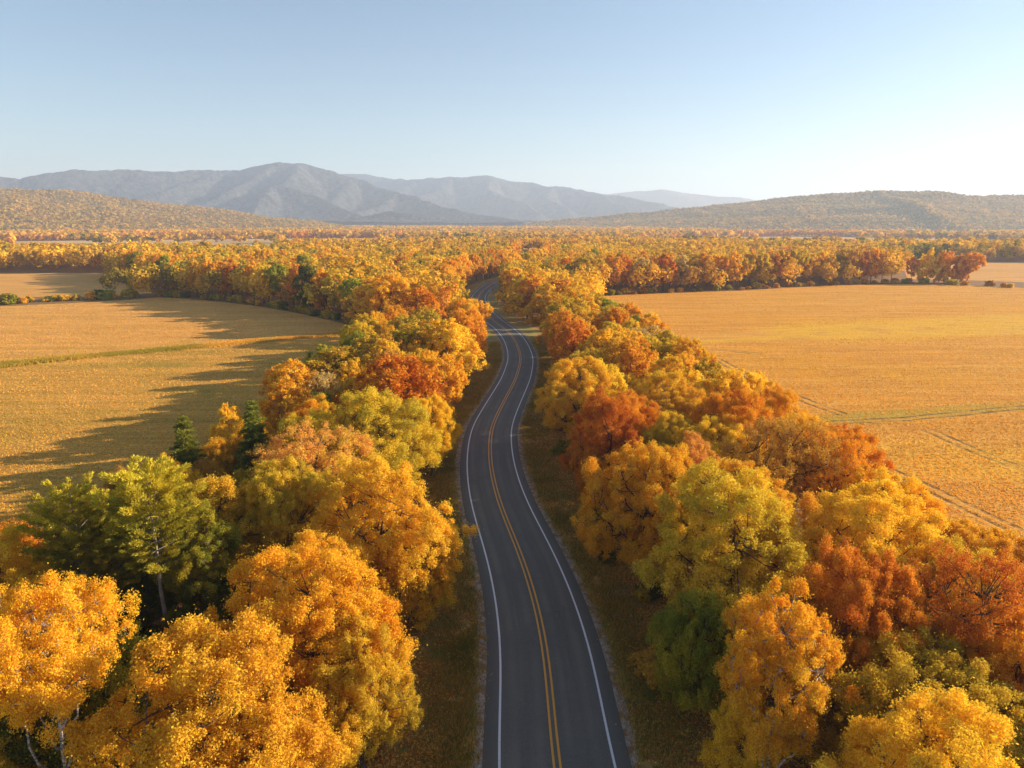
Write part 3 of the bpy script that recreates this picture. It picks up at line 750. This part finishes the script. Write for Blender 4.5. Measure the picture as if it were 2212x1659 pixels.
# interior of near wood behind the left field corner and between bend and right field
woodL = [g2(830, 716), g2(640, 668), g2(480, 645), g2(340, 634), g2(250, 600), g2(300, 585), g2(1010, 585), g2(1000, 640), g2(1040, 690)]
woodR = [g2(1110, 655), g2(1290, 645), g2(1480, 628), g2(1700, 618), g2(1960, 608), g2(1900, 596), g2(1500, 596), g2(1160, 590)]
fill('woodL', woodL, 8.4, 2600, (13, 16.5), mx=75, seed=21, R_k=.40)
fill('woodR', woodR, 8.4, 2600, (13, 17), mx=45, seed=22, R_k=.38)
# shrubs along the field edges and strips
SHR = []
def shrubs(zone, line, n, spread, hr, cols, seed):
    r = random.Random(seed); L = np.array([p[:2] for p in line]); s = np.r_[0, np.cumsum(np.linalg.norm(np.diff(L, axis=0), axis=1))]
    for i in range(n):
        q = s[-1] * (i + r.random()) / n
        x = np.interp(q, s, L[:, 0]) + r.uniform(-spread, spread); y = np.interp(q, s, L[:, 1]) + r.uniform(-spread, spread)
        h = r.uniform(*hr); c = r.choice(cols)
        o = tree('shrub', c, x, y, h, h * r.uniform(.6, .95)); AUTO.append([zone, x, o, 'shrub', c])
shrubs('hedgeL', [G(x, y) for x, y in [(0, 657), (120, 650), (230, 646), (290, 642)]], 22, 2.2, (1.6, 3.6), ['green', 'olive', 'gold', 'dgreen', 'amber'], 31)
shrubs('footL', edgeL, 34, 2.0, (1.2, 2.6), ['green', 'olive', 'brown', 'dgreen'], 32)
shrubs('footR', edgeR + [G(2212, 622)], 46, 2.0, (1.2, 2.6), ['olive', 'brown', 'gold', 'green'], 33)
shrubs('vergeL', [(-9.5, 38), (-13, 60), (-14, 80), (-12, 110), (-11, 140)], 16, 1.8, (1.0, 2.2), ['dgreen', 'green', 'brown', 'amber'], 34)
shrubs('vergeR', [(13.5, 36), (11, 55), (9, 75), (8, 100), (16, 140)], 16, 1.8, (1.0, 2.2), ['dgreen', 'green', 'brown', 'olive'], 35)

ZW = {'beltL': 'tree from the camera, inside belt left of road', 'beltR': 'tree from the camera, inside belt right of road',
      'edgeL': 'from left along far edge of left field', 'edgeL2': 'from left beside small far left field',
      'edgeR': 'from left along far edge of right field', 'tipR': 'from left at thin end of right row',
      'bendL': 'on left of road past the bend', 'bendR': 'on right of road past the bend',
      'woodL': 'from left in wood behind left field', 'woodR': 'from left in wood behind right field',
      'hedgeL': 'from left in hedge between left fields', 'footL': 'from left at foot of wood by left field',
      'footR': 'from left at foot of row by right field', 'vergeL': 'from the camera on left verge', 'vergeR': 'from the camera on right verge'}
GW = {'beltL': 'trees of the left roadside belt', 'beltR': 'trees of the right roadside belt', 'edgeL': 'trees along the far edge of the left field', 'edgeL2': 'trees beside the far left field',
      'edgeR': 'trees along the far edge of the right field', 'tipR': 'trees at the end of the right row', 'bendL': 'trees left of the road past the bend', 'bendR': 'trees right of the road past the bend',
      'woodL': 'trees inside the left wood', 'woodR': 'trees inside the right wood', 'hedgeL': 'shrubs in the left hedge', 'footL': 'shrubs along the left wood', 'footR': 'shrubs along the right row',
      'vergeL': 'shrubs on the left verge', 'vergeR': 'shrubs on the right verge'}
for z in ZW:
    its = sorted([a for a in AUTO if a[0] == z], key=lambda a: a[1])
    for i, a in enumerate(its):
        a[2]['label'] = f"{PAL[a[4]][2]} {KINDS[a[3]][2]}, {ORD(i + 1)} {ZW[z]}".replace('tree from the camera', 'from camera').replace('from the camera', 'from camera'); a[2]['group'] = GW[z]
print('TREES', len(TREES), {z: sum(a[0] == z for a in AUTO) for z in ZW})

# ------------------------------------------------------------------ woods too many to count
FCOL = {k: np.array(PAL[k][0]) for k in PAL}
def tcol_mat(name, trans=.35):
    t = NT(name); a = t.attr('col').outputs['Color']
    d = t.n('ShaderNodeBsdfDiffuse'); tr = t.n('ShaderNodeBsdfTranslucent'); mx = t.n('ShaderNodeMixShader')
    t.l(a, d.inputs[0]); t.l(a, tr.inputs[0]); mx.inputs[0].default_value = trans
    t.l(d.outputs[0], mx.inputs[1]); t.l(tr.outputs[0], mx.inputs[2]); t.l(mx.outputs[0], t.out.inputs[0]); return t.m
WOODM = tcol_mat('wood_canopy')
def pick_cols(r, x, y, names, patch=.012, seed=3, uni=.38):
    n = len(x); w = np.clip(fbm(x * patch, y * patch, seed, 3) * 1.5 - .25 + r.normal(0, .22, n), 0, .999)
    arr = np.array([FCOL[k] for k in names]); return (arr[(w * len(names)).astype(int)] * (1 - uni) + arr.mean(0) * uni) * r.uniform(.8, 1.15, (n, 1))
def canopy(r, x, y, z0, R, h, cols, k, trunk=True):
    """k leafy faces per tree spread over an uneven lobed crown"""
    n = len(x)
    nl = max(3, k // 14) if k >= 40 else 0
    if nl:
        lobe = unit(r.normal(size=(n, nl, 3)) + np.array([0, 0, .5])); li = r.integers(0, nl, (n, k))
        base = lobe[np.arange(n)[:, None], li] * .62; d2 = unit(r.normal(size=(n, k, 3)) + np.array([0, 0, .3]))
        P = base + d2 * .42 * r.uniform(.6, 1.1, (n, k, 1)); d = unit(P + d2 * .8)
        lv = r.uniform(.84, 1.14, (n, nl))[np.arange(n)[:, None], li]
    else:
        d = unit(r.normal(size=(n, k, 3)) + np.array([0, 0, .35])); P = d * r.uniform(.75, 1.1, (n, k, 1)); lv = np.ones((n, k))
    hc = h[:, None] * .42
    X = np.stack([x[:, None] + P[..., 0] * R[:, None], y[:, None] + P[..., 1] * R[:, None], z0[:, None] + h[:, None] * .58 + P[..., 2] * hc], -1)
    N = unit(d + r.normal(size=d.shape) * .55)
    sz = R[:, None] * (3.6 / math.sqrt(k)) * r.uniform(.6, 1.25, (n, k))
    Nf = N.reshape(-1, 3); u = unit(np.cross(Nf, r.normal(size=Nf.shape))); v = np.cross(Nf, u); s = sz.reshape(-1, 1) * .62; Xf = X.reshape(-1, 3)
    V = np.stack([Xf - u * s, Xf - v * s * .8, Xf + u * s, Xf + v * s * .8], 1).reshape(-1, 3)
    c = (cols[:, None] * (lv * r.uniform(.86, 1.12, (n, k)))[..., None]).reshape(-1, 3)
    return V, np.clip(c, 0, 1)
def build_wood(name, parts, label, cat='wood'):
    V = np.concatenate([p[0] for p in parts]); c = np.concatenate([p[1] for p in parts])
    me = mesh_np(name, V, np.arange(len(V)).reshape(-1, 4), [WOODM], {'col': ('FACE', c)})
    print(name, len(V) // 4); return stuff(name, me, label, cat)
def scatter(r, d0, d1, sp, a0=-44, a1=44):
    area = .5 * (d1 ** 2 - d0 ** 2) * radians(a1 - a0); n = int(area / sp ** 2)
    # jittered grid in world space
    xs = np.arange(-d1, d1, sp); ys = np.arange(0, d1, sp); X, Y = np.meshgrid(xs, ys); X = X.ravel() + r.uniform(-.42, .42, X.size) * sp; Y = Y.ravel() + r.uniform(-.42, .42, Y.size) * sp
    D = np.hypot(X, Y); A = np.degrees(np.arctan2(X, Y)); m = (D > d0) & (D < d1) & (A > a0) & (A < a1)
    return X[m], Y[m]
r = np.random.default_rng(99)
ind = np.array([[q[0], q[1]] for q in TREES if q[3] != 'shrub'])
parts = []
for d0, d1, sp, k in [(215, 520, 7.6, 260), (520, 900, 8.2, 110), (900, 1500, 10.5, 44)]:
    X, Y = scatter(r, d0, d1, sp)
    m = np.ones(len(X), bool)
    for p in FIELDS: m &= ~inpoly(X, Y, p)
    rd, sd_ = road_dist(X, Y); m &= rd > 12.5
    # only beyond the belts
    inb = (np.abs(X) < 34) | (Y > 0)
    pv = proj(np.stack([X, Y, np.zeros_like(X)], 1)); vx, vy = pv[:, 0], pv[:, 1]
    m &= ~((vx < 235) & (vy > 588)); m &= ~((vx < 300) & (vy > 655)); m &= ~((vx > 1955) & (vy > 566))
    # meadow gaps in the middle distance
    gap = (fbm(X * .0022 + 9, Y * .0075, 41, 3) > .53) & (Y > 640)
    m &= ~gap
    X, Y, vx, vy = X[m], Y[m], vx[m], vy[m]
    if d0 < 600:
        keep = np.array([np.min(np.hypot(ind[:, 0] - a, ind[:, 1] - b)) > 5.5 for a, b in zip(X, Y)]); X, Y, vx, vy = X[keep], Y[keep], vx[keep], vy[keep]
    n = len(X); h = r.uniform(10.5, 16.5, n) + 7 * (fbm(X * .018, Y * .018, 5, 3) - .45); R = sp * r.uniform(.52, .74, n)
    cols = pick_cols(r, X, Y, ['brown', 'orange', 'amber', 'amber', 'gold', 'amber', 'gold', 'gold', 'amber', 'olive', 'gold', 'green', 'olive', 'dgreen'])
    parts.append(canopy(r, X, Y, np.zeros(n), R, h, cols, k))
build_wood('autumn_wood', parts, 'dense autumn wood of orange and gold crowns spreading beyond both fields')

# ------------------------------------------------------------------ hills and mountains
def ridge_height(X, Y, ridges, slope):
    """max over ridge segments of crest height minus slope*distance; ridges: list of [(vx,vy,R)...]"""
    Z = np.full(X.shape, -60.0); amp_ = 230.0 * np.clip((np.hypot(X, Y) - 3600) / 600, 0, 1)
    X, Y = X + amp_ * (fbm(X / 700, Y / 700, 81, 3) - .5), Y + amp_ * (fbm(X / 700 + 40, Y / 700, 82, 3) - .5)
    for rd in ridges:
        sl = slope
        if isinstance(rd, tuple): rd, sl = rd
        P = [GR(*p) for p in rd]
        for a, b in zip(P[:-1], P[1:]):
            d = b[:2] - a[:2]; L2 = (d ** 2).sum()
            t = np.clip(((X - a[0]) * d[0] + (Y - a[1]) * d[1]) / L2, 0, 1)
            q = np.hypot(X - a[0] - t * d[0], Y - a[1] - t * d[1])
            hz = a[2] + (b[2] - a[2]) * t
            qs = np.sqrt(q * q + (hz * .12) ** 2) - hz * .12      # rounded crest
            z = hz - sl * qs * (1 - .28 * np.clip(qs * sl / (hz + 1), 0, 1))
            Z = np.maximum(Z, z)
    return Z
def polar_grid(a0, a1, na, d0, d1, nd):
    A = np.radians(np.linspace(a0, a1, na)); D = np.linspace(d0, d1, nd); A, D = np.meshgrid(A, D); return D * np.sin(A), D * np.cos(A)
def grid_faces(nd, na):
    i = np.arange(nd - 1)[:, None] * na; j = np.arange(na - 1)[None]; return np.stack([i + j, i + j + 1, i + na + j + 1, i + na + j], -1).reshape(-1, 4)

def mount_mat(name, c1, c2, c3):
    t = NT(name); P = t.pos(); n1 = t.noise(.0016, P, 5, .6); n2 = t.noise(.022, P, 4, .7); n3 = t.noise(.06, P, 3, .8)
    col = t.mix(t.ramp(n1, .42, .6), c1, c2); col = t.mix(t.ramp(n2, .42, .60), col, c3)
    col = t.mix(t.math('MULTIPLY', t.ramp(n3, .54, .66), .55), col, tuple(min(1, c * 1.8) for c in c2))
    return t.surf(col, .95, n3, .9, 14, .1)
MT = mount_mat('mountain_woods', (.085, .085, .082), (.125, .115, .10), (.030, .036, .040))
MT2 = mount_mat('far_mountain_woods', (.16, .12, .08), (.20, .14, .09), (.08, .08, .07))
def mountain(name, ridges, slope, a0, a1, na, d0, d1, nd, mat, amp, seed):
    X, Y = polar_grid(a0, a1, na, d0, d1, nd); Z = ridge_height(X, Y, ridges, slope)
    n = fbm(X / 400, Y / 400, seed, 5) - .5; n2 = fbm(X / 85, Y / 85, seed + 3, 3) - .5
    gully = np.abs(fbm(X / 580 + 3, Y / 580, seed + 9, 4) - .5) * 2
    up = np.clip(Z / 170, 0.06, 1)
    Z = Z + up * (amp * n - amp * .5 * (1 - gully) ** 3 + amp * .16 * n2) + 7 * (vnoise(X / 18, Y / 18, seed + 5) - .5) * np.clip(Z / 60, 0, 1)
    V = np.stack([X, Y, Z], -1).reshape(-1, 3)
    o = struct(name, mesh_np(name, V, grid_faces(nd, na), [mat], smooth=True)); return o
K = 650
A = [(-700, 385, 9.6*K), (-300, 372, 9.4*K), (0, 386, 9.2*K), (80, 381, 9.1*K), (180, 371, 9*K), (300, 365, 9*K), (400, 364, 9*K), (480, 362, 9*K), (520, 353, 8.9*K), (600, 349, 8.8*K), (650, 354, 8.8*K), (710, 369, 8.7*K), (770, 388, 8.5*K), (830, 412, 8.2*K), (900, 432, 7.9*K)]
spurs = [
 [(480, 362, 9*K), (410, 386, 8.6*K), (350, 410, 8.2*K), (300, 435, 7.8*K), (270, 462, 7.4*K)],
 [(600, 349, 8.8*K), (540, 378, 8.4*K), (470, 405, 8.0*K), (400, 432, 7.6*K), (370, 462, 7.2*K)],
 [(640, 353, 8.8*K), (630, 376, 8.3*K), (592, 396, 7.9*K), (545, 440, 7.3*K), (520, 470, 6.9*K)],
 [(592, 396, 7.9*K), (660, 416, 7.6*K), (740, 445, 7.2*K), (800, 468, 6.9*K)],
 [(710, 369, 8.7*K), (740, 392, 8.4*K), (720, 420, 8.0*K), (690, 450, 7.6*K)],
 [(770, 388, 8.5*K), (850, 416, 8.0*K), (900, 424, 7.6*K), (980, 442, 7.2*K), (1060, 462, 6.9*K), (1120, 476, 6.6*K)],
 [(850, 416, 8.0*K), (800, 438, 7.5*K), (740, 462, 7.0*K)],
 [(760, 466, 6.4*K), (850, 456, 6.4*K), (930, 464, 6.3*K), (1000, 474, 6.2*K)],
 ([(-400, 470, 6.0*K), (500, 470, 6.0*K), (800, 471, 5.9*K), (1050, 473, 5.9*K), (1250, 475, 5.9*K), (1500, 476, 5.9*K)], .12)]
mountain('mountains', [A] + spurs, 0.84, -50, 12, 900, 3700, 6800, 300, MT, 70, 4)
Cc = [(640, 378, 12*K), (720, 371, 11.8*K), (800, 374, 11.6*K), (860, 381, 11.4*K), (905, 381, 11*K), (980, 376, 10.6*K), (1060, 375, 10.4*K), (1130, 386, 10.3*K), (1200, 396, 10.2*K), (1290, 404, 10*K), (1350, 415, 10*K), (1440, 436, 9.8*K), (1520, 458, 9.6*K)]
sp2 = [[(1060, 375, 10.4*K), (1060, 396, 9.9*K), (1110, 425, 9.3*K), (1160, 455, 8.8*K)], [(980, 376, 10.6*K), (940, 400, 10*K), (880, 425, 9.5*K)],
       [(1200, 396, 10.2*K), (1180, 415, 9.7*K), (1230, 445, 9.1*K)], [(1290, 404, 10*K), (1330, 430, 9.4*K), (1390, 458, 9*K)], [(905, 381, 11*K), (870, 400, 10.4*K), (830, 425, 9.9*K)]]
mountain('mountains', [Cc] + sp2, 0.76, -24, 26, 620, 5000, 8200, 200, MT, 70, 14)
Dd = [(1180, 425, 15*K), (1300, 418, 15*K), (1360, 412, 15*K), (1430, 407, 15*K), (1500, 418, 15*K), (1560, 424, 15*K), (1600, 425, 15*K), (1660, 432, 15*K), (1760, 440, 15*K), (1850, 450, 15*K)]
mountain('mountains', [Dd], .30, 3, 34, 400, 8600, 10800, 70, MT2, 26, 24)

HILLM = NT('hill_floor'); P = HILLM.pos(); HILLM = HILLM.surf(HILLM.mix(HILLM.ramp(HILLM.noise(.03, P, 4), .4, .6), (.16, .085, .03), (.085, .06, .028)), .95)
hillL = [([(-900, 392, 3.9*850), (-300, 398, 3.8*850), (-100, 404, 3.7*850), (0, 411, 3.6*850), (100, 417, 3.5*850), (200, 426, 3.5*850), (300, 436, 3.4*850), (400, 447, 3.4*850), (480, 460, 3.4*850), (560, 472, 3.3*850), (640, 481, 3.3*850)], .20),
         ([(0, 411, 3.6*850), (40, 440, 3.1*850), (20, 468, 2.7*850)], .22), ([(200, 426, 3.5*850), (230, 450, 3.1*850), (230, 470, 2.8*850)], .22)]
hillR = [([(1150, 484, 3.9*850), (1250, 477, 3.9*850), (1320, 471, 3.9*850), (1400, 462, 3.9*850), (1500, 452, 3.8*850), (1600, 442, 3.8*850), (1700, 433, 3.7*850), (1800, 426, 3.6*850), (1900, 422, 3.6*850), (2000, 425, 3.6*850), (2100, 431, 3.6*850), (2212, 433, 3.7*850), (2500, 436, 3.9*850), (3000, 440, 4.2*850)], .24),
         ([(1900, 424, 3.6*850), (1960, 440, 3.3*850), (2030, 470, 2.9*850)], .42), ([(1700, 434, 3.7*850), (1720, 455, 3.3*850), (1760, 478, 2.9*850)], .42),
         ([(1500, 453, 3.8*850), (1530, 470, 3.4*850)], .24), ([(2250, 434, 3.7*850), (2330, 462, 3.1*850)], .42)]
def hill(name, ridges, a0, a1, seed, wname, wlabel, cnames, amp=16):
    na, nd = 260, 150; d0, d1 = 2000, 4000
    def hz(X, Y):
        Z = ridge_height(X, Y, ridges, .22); up = np.clip((Z + 5) / 60, 0, 1)
        return Z + up * (amp * (fbm(X / 260, Y / 260, seed, 4) - .5) * 2)
    X, Y = polar_grid(a0, a1, na, d0, d1, nd); Z = hz(X, Y)
    struct(name, mesh_np(name, np.stack([X, Y, Z], -1).reshape(-1, 3), grid_faces(nd, na), [HILLM], smooth=True))
    r = np.random.default_rng(seed); X, Y = scatter(r, 2050, 3650, 10.5, a0, a1); Z = hz(X, Y)
    m = Z > -1; X, Y, Z = X[m], Y[m], Z[m]; n = len(X)
    cols = pick_cols(r, X, Y, cnames, .005, seed, .72)
    return canopy(r, X, Y, Z - 1, r.uniform(5.5, 7.5, n), r.uniform(9, 14, n), cols, 12)
hn = ['dgreen', 'green', 'brown', 'amber', 'brown', 'brown', 'orange', 'brown', 'olive', 'green', 'brown', 'dgreen']
pl = hill('hill', hillL, -45, -12, 51, 'hillside_wood', '', hn)
build_wood('hillside_wood', [pl], 'hazy russet wood covering the low hill at the left horizon')
pr = hill('hill', hillR, 1, 45, 61, 'hillside_wood', '', hn)
build_wood('hillside_wood', [pr], 'orange and green wood covering the long low hill at the right horizon')
# valley floor woods between the near wood and the hills
parts = []
for d0, d1, sp, k in [(1500, 2500, 12, 18), (2500, 3600, 17, 12), (3600, 5000, 28, 10)]:
    X, Y = scatter(r, d0, d1, sp); fac = fbm(X * .0016 + 3, Y * .0042, 44, 4); m = fac < .50
    X, Y = X[m], Y[m]; n = len(X); sc = sp / 13
    cols = pick_cols(r, X, Y, ['orange', 'brown', 'amber', 'orange', 'gold', 'amber', 'brown', 'dgreen', 'green'], .003, 9)
    parts.append(canopy(r, X, Y, np.zeros(n), sp * r.uniform(.5, .72, n), r.uniform(11, 16, n), cols, k))
build_wood('valley_wood', parts, 'patchwork of orange and brown woods across the valley floor before the mountains')

# ------------------------------------------------------------------ verge grass and fallen leaves
def blades(n, ymax, seed):
    r = np.random.default_rng(seed); i0 = np.searchsorted(cl[:, 1], 22); i1 = np.searchsorted(cl[:, 1], ymax)
    i = i0 + (r.random(n) ** 1.5 * (i1 - i0)).astype(int); s = r.choice([-1, 1], n)
    off = WL[i] + SH[i] + .6 + r.gamma(2.0, 1.2, n)
    off = np.minimum(off, 11)
    P = cl[i] + nr[i] * (s * off)[:, None] + r.normal(0, .4, (n, 2))
    m = fbm(P[:, 0] * .5, P[:, 1] * .5, 12) > .26
    return P[m], off[m], r
P, off, r = blades(230000, 190, 70)
n = len(P); hgt = r.uniform(.12, .42, n) * np.clip(.5 + fbm(P[:, 0] * .3, P[:, 1] * .3, 13), .5, 1.5); az = r.uniform(0, 2 * pi, n); w = r.uniform(.02, .045, n)
b = np.stack([P[:, 0], P[:, 1], np.full(n, .04)], 1); ax = np.stack([np.cos(az), np.sin(az), np.zeros(n)], 1); ln = np.stack([r.normal(0, .4, n), r.normal(0, .4, n), np.ones(n)], 1) * hgt[:, None]
V = np.stack([b - ax * w[:, None], b + ax * w[:, None], b + ln], 1).reshape(-1, 3)
gc = np.array([[.22, .20, .03], [.40, .28, .05], [.60, .36, .08], [.20, .20, .03], [.70, .40, .11]])[np.clip((fbm(P[:, 0] * .25, P[:, 1] * .25, 15) * 7 - 1 + r.normal(0, .8, n)).astype(int), 0, 4)]
stuff('verge_grass', mesh_np('verge_grass', V, np.arange(3 * n).reshape(-1, 3), [WOODM], {'col': ('FACE', gc)}), 'rough dry grass growing along both road verges', 'grass')
n = 230000; r = np.random.default_rng(71); i0 = np.searchsorted(cl[:, 1], 22); i1 = np.searchsorted(cl[:, 1], 170); i = i0 + (r.random(n) ** 1.2 * (i1 - i0)).astype(int)
s = r.choice([-1, 1], n); off = WL[i] + SH[i] + .1 + r.gamma(3.2, 2.2, n); P = cl[i] + nr[i] * (s * off)[:, None] + r.normal(0, .5, (n, 2))
m = (off < 22) & (fbm(P[:, 0] * .35, P[:, 1] * .35, 19) > .36 + .12 * (off < 4)); P = P[m]; n = len(P)
V, Fq = leaves(r, np.stack([P[:, 0], P[:, 1], np.full(n, .09)], 1) + r.uniform(0, .05, (n, 1)) * np.array([0, 0, 1]), unit(r.normal(0, .35, (n, 3)) + np.array([0, 0, 1])), r.uniform(.05, .12, n))
lc = np.array([[.72, .28, .05], [.82, .42, .07], [.55, .21, .05], [.42, .16, .05], [.88, .56, .12]])[r.integers(0, 5, n)]
stuff('fallen_leaves', mesh_np('fallen_leaves', V, Fq, [WOODM], {'col': ('FACE', lc)}), 'orange fallen leaves strewn over the verges and under the trees', 'leaves')

n = 480000; r = np.random.default_rng(77); D = 45 + 420 * r.random(n) ** 1.9; A = r.uniform(-.68, .68, n); X = D * np.sin(A); Y = D * np.cos(A)
m = inpoly(X, Y, nearL) | inpoly(X, Y, fieldR) | inpoly(X, Y, farL); m &= r.random(n) < np.clip((480 - D) / 260, 0, 1)
ba, bb = np.array(g2(1440, 735)), np.array(g2(2300, 695)); bd = bb - ba; bt = np.clip(((X - ba[0]) * bd[0] + (Y - ba[1]) * bd[1]) / (bd @ bd), 0, 1)
m &= ~((np.hypot(X - ba[0] - bt * bd[0], Y - ba[1] - bt * bd[1]) < 6 + 16 * bt) & (r.random(n) < .85))
for (p0, p1, w_, c_) in RL:
    p0 = np.array(p0); d_ = np.array(p1) - p0; t_ = np.clip(((X - p0[0]) * d_[0] + (Y - p0[1]) * d_[1]) / (d_ @ d_), 0, 1); m &= np.hypot(X - p0[0] - t_ * d_[0], Y - p0[1] - t_ * d_[1]) > .5
X, Y, D = X[m], Y[m], D[m]; n = len(X); gl = X < 0
hgt = r.uniform(.10, .26, n); az = r.uniform(0, 2 * pi, n); w = r.uniform(.035, .08, n) * (1 + D / 200)
b = np.stack([X, Y, np.full(n, .03)], 1); ax = np.stack([np.cos(az), np.sin(az), np.zeros(n)], 1); ln = np.stack([r.normal(0, .35, n), r.normal(0, .35, n), np.ones(n)], 1) * hgt[:, None]
V = np.stack([b - ax * w[:, None], b + ax * w[:, None], b + ln], 1).reshape(-1, 3)
pf = np.clip((fbm(X * .05, Y * .09, 29, 4) * .45 + fbm(X * .018 + Y * .03, Y * .42 - X * .03, 33, 3) * .55) * 8 - 2.2 + r.normal(0, .5, n), 0, 3.99).astype(int)
gc = np.where(gl[:, None], np.array([[.50, .34, .045], [.74, .40, .06], [.90, .48, .09], [.66, .34, .06]])[pf], np.array([[.90, .48, .06], [.84, .40, .05], [.62, .30, .04], [.94, .54, .08]])[pf])
stuff('crop_stubble', mesh_np('crop_stubble', V, np.arange(3 * n).reshape(-1, 3), [WOODM], {'col': ('FACE', gc)}), 'short golden stubble and grass covering the nearer fields', 'stubble')

# weedy strip across the left field
wl = np.array(weed); s_ = np.r_[0, np.cumsum(np.linalg.norm(np.diff(wl, axis=0), axis=1))]; n = 60000; q = r.random(n) * s_[-1]
X = np.interp(q, s_, wl[:, 0]) + r.normal(0, .5, n); wd = np.interp(q, s_, [2.2, 2.2, 2.0, 1.7, 1.5, 1.0, .8][:len(s_)]) * (.5 + fbm(q * .03, q * 0, 23)); Y = np.interp(q, s_, wl[:, 1]) + r.normal(0, 1, n) * wd
hgt = r.uniform(.25, .75, n) * (.4 + fbm(X * .08, Y * .08, 24)); az = r.uniform(0, 2 * pi, n); w = r.uniform(.06, .14, n)
b = np.stack([X, Y, np.full(n, .03)], 1); ax = np.stack([np.cos(az), np.sin(az), np.zeros(n)], 1); ln = np.stack([r.normal(0, .3, n), r.normal(0, .3, n), np.ones(n)], 1) * hgt[:, None]
V = np.stack([b - ax * w[:, None], b + ax * w[:, None], b + ln], 1).reshape(-1, 3)
gc = np.array([[.42, .32, .04], [.60, .38, .05], [.84, .46, .07], [.84, .42, .05], [.50, .36, .05]])[np.clip((fbm(X * .05, Y * .05, 25) * 8 - 1.5 + r.normal(0, .6, n)).astype(int), 0, 4)]
stuff('weed_strip', mesh_np('weed_strip', V, np.arange(3 * n).reshape(-1, 3), [WOODM], {'col': ('FACE', gc)}), 'strip of green and orange weeds dividing the left fields', 'weeds')

# ------------------------------------------------------------------ haze
import bmesh
bm = bmesh.new(); bmesh.ops.create_cube(bm, size=1)
x0, x1, y0, y1, zl, zh = -13000, 13000, -400, 17000, -80, 640
for v in bm.verts: v.co = ((x0 + x1) / 2 + v.co.x * (x1 - x0), (y0 + y1) / 2 + v.co.y * (y1 - y0), (zl + zh) / 2 + v.co.z * (zh - zl))
me = bpy.data.meshes.new('haze'); bm.to_mesh(me); bm.free()
hm = bpy.data.materials.new('haze'); hm.use_nodes = True; nt = hm.node_tree; nt.nodes.clear()
o_ = nt.nodes.new('ShaderNodeOutputMaterial'); pv_ = nt.nodes.new('ShaderNodeVolumePrincipled')
pv_.inputs['Color'].default_value = (.66, .80, 1.0, 1); pv_.inputs['Density'].default_value = 1.45e-4; pv_.inputs['Anisotropy'].default_value = .2
nt.links.new(pv_.outputs[0], o_.inputs['Volume']); me.materials.append(hm)
hz_ = link('haze', me); hz_['kind'] = 'stuff'; hz_['label'] = 'pale blue haze filling the valley air and veiling the mountains'; hz_['category'] = 'haze'
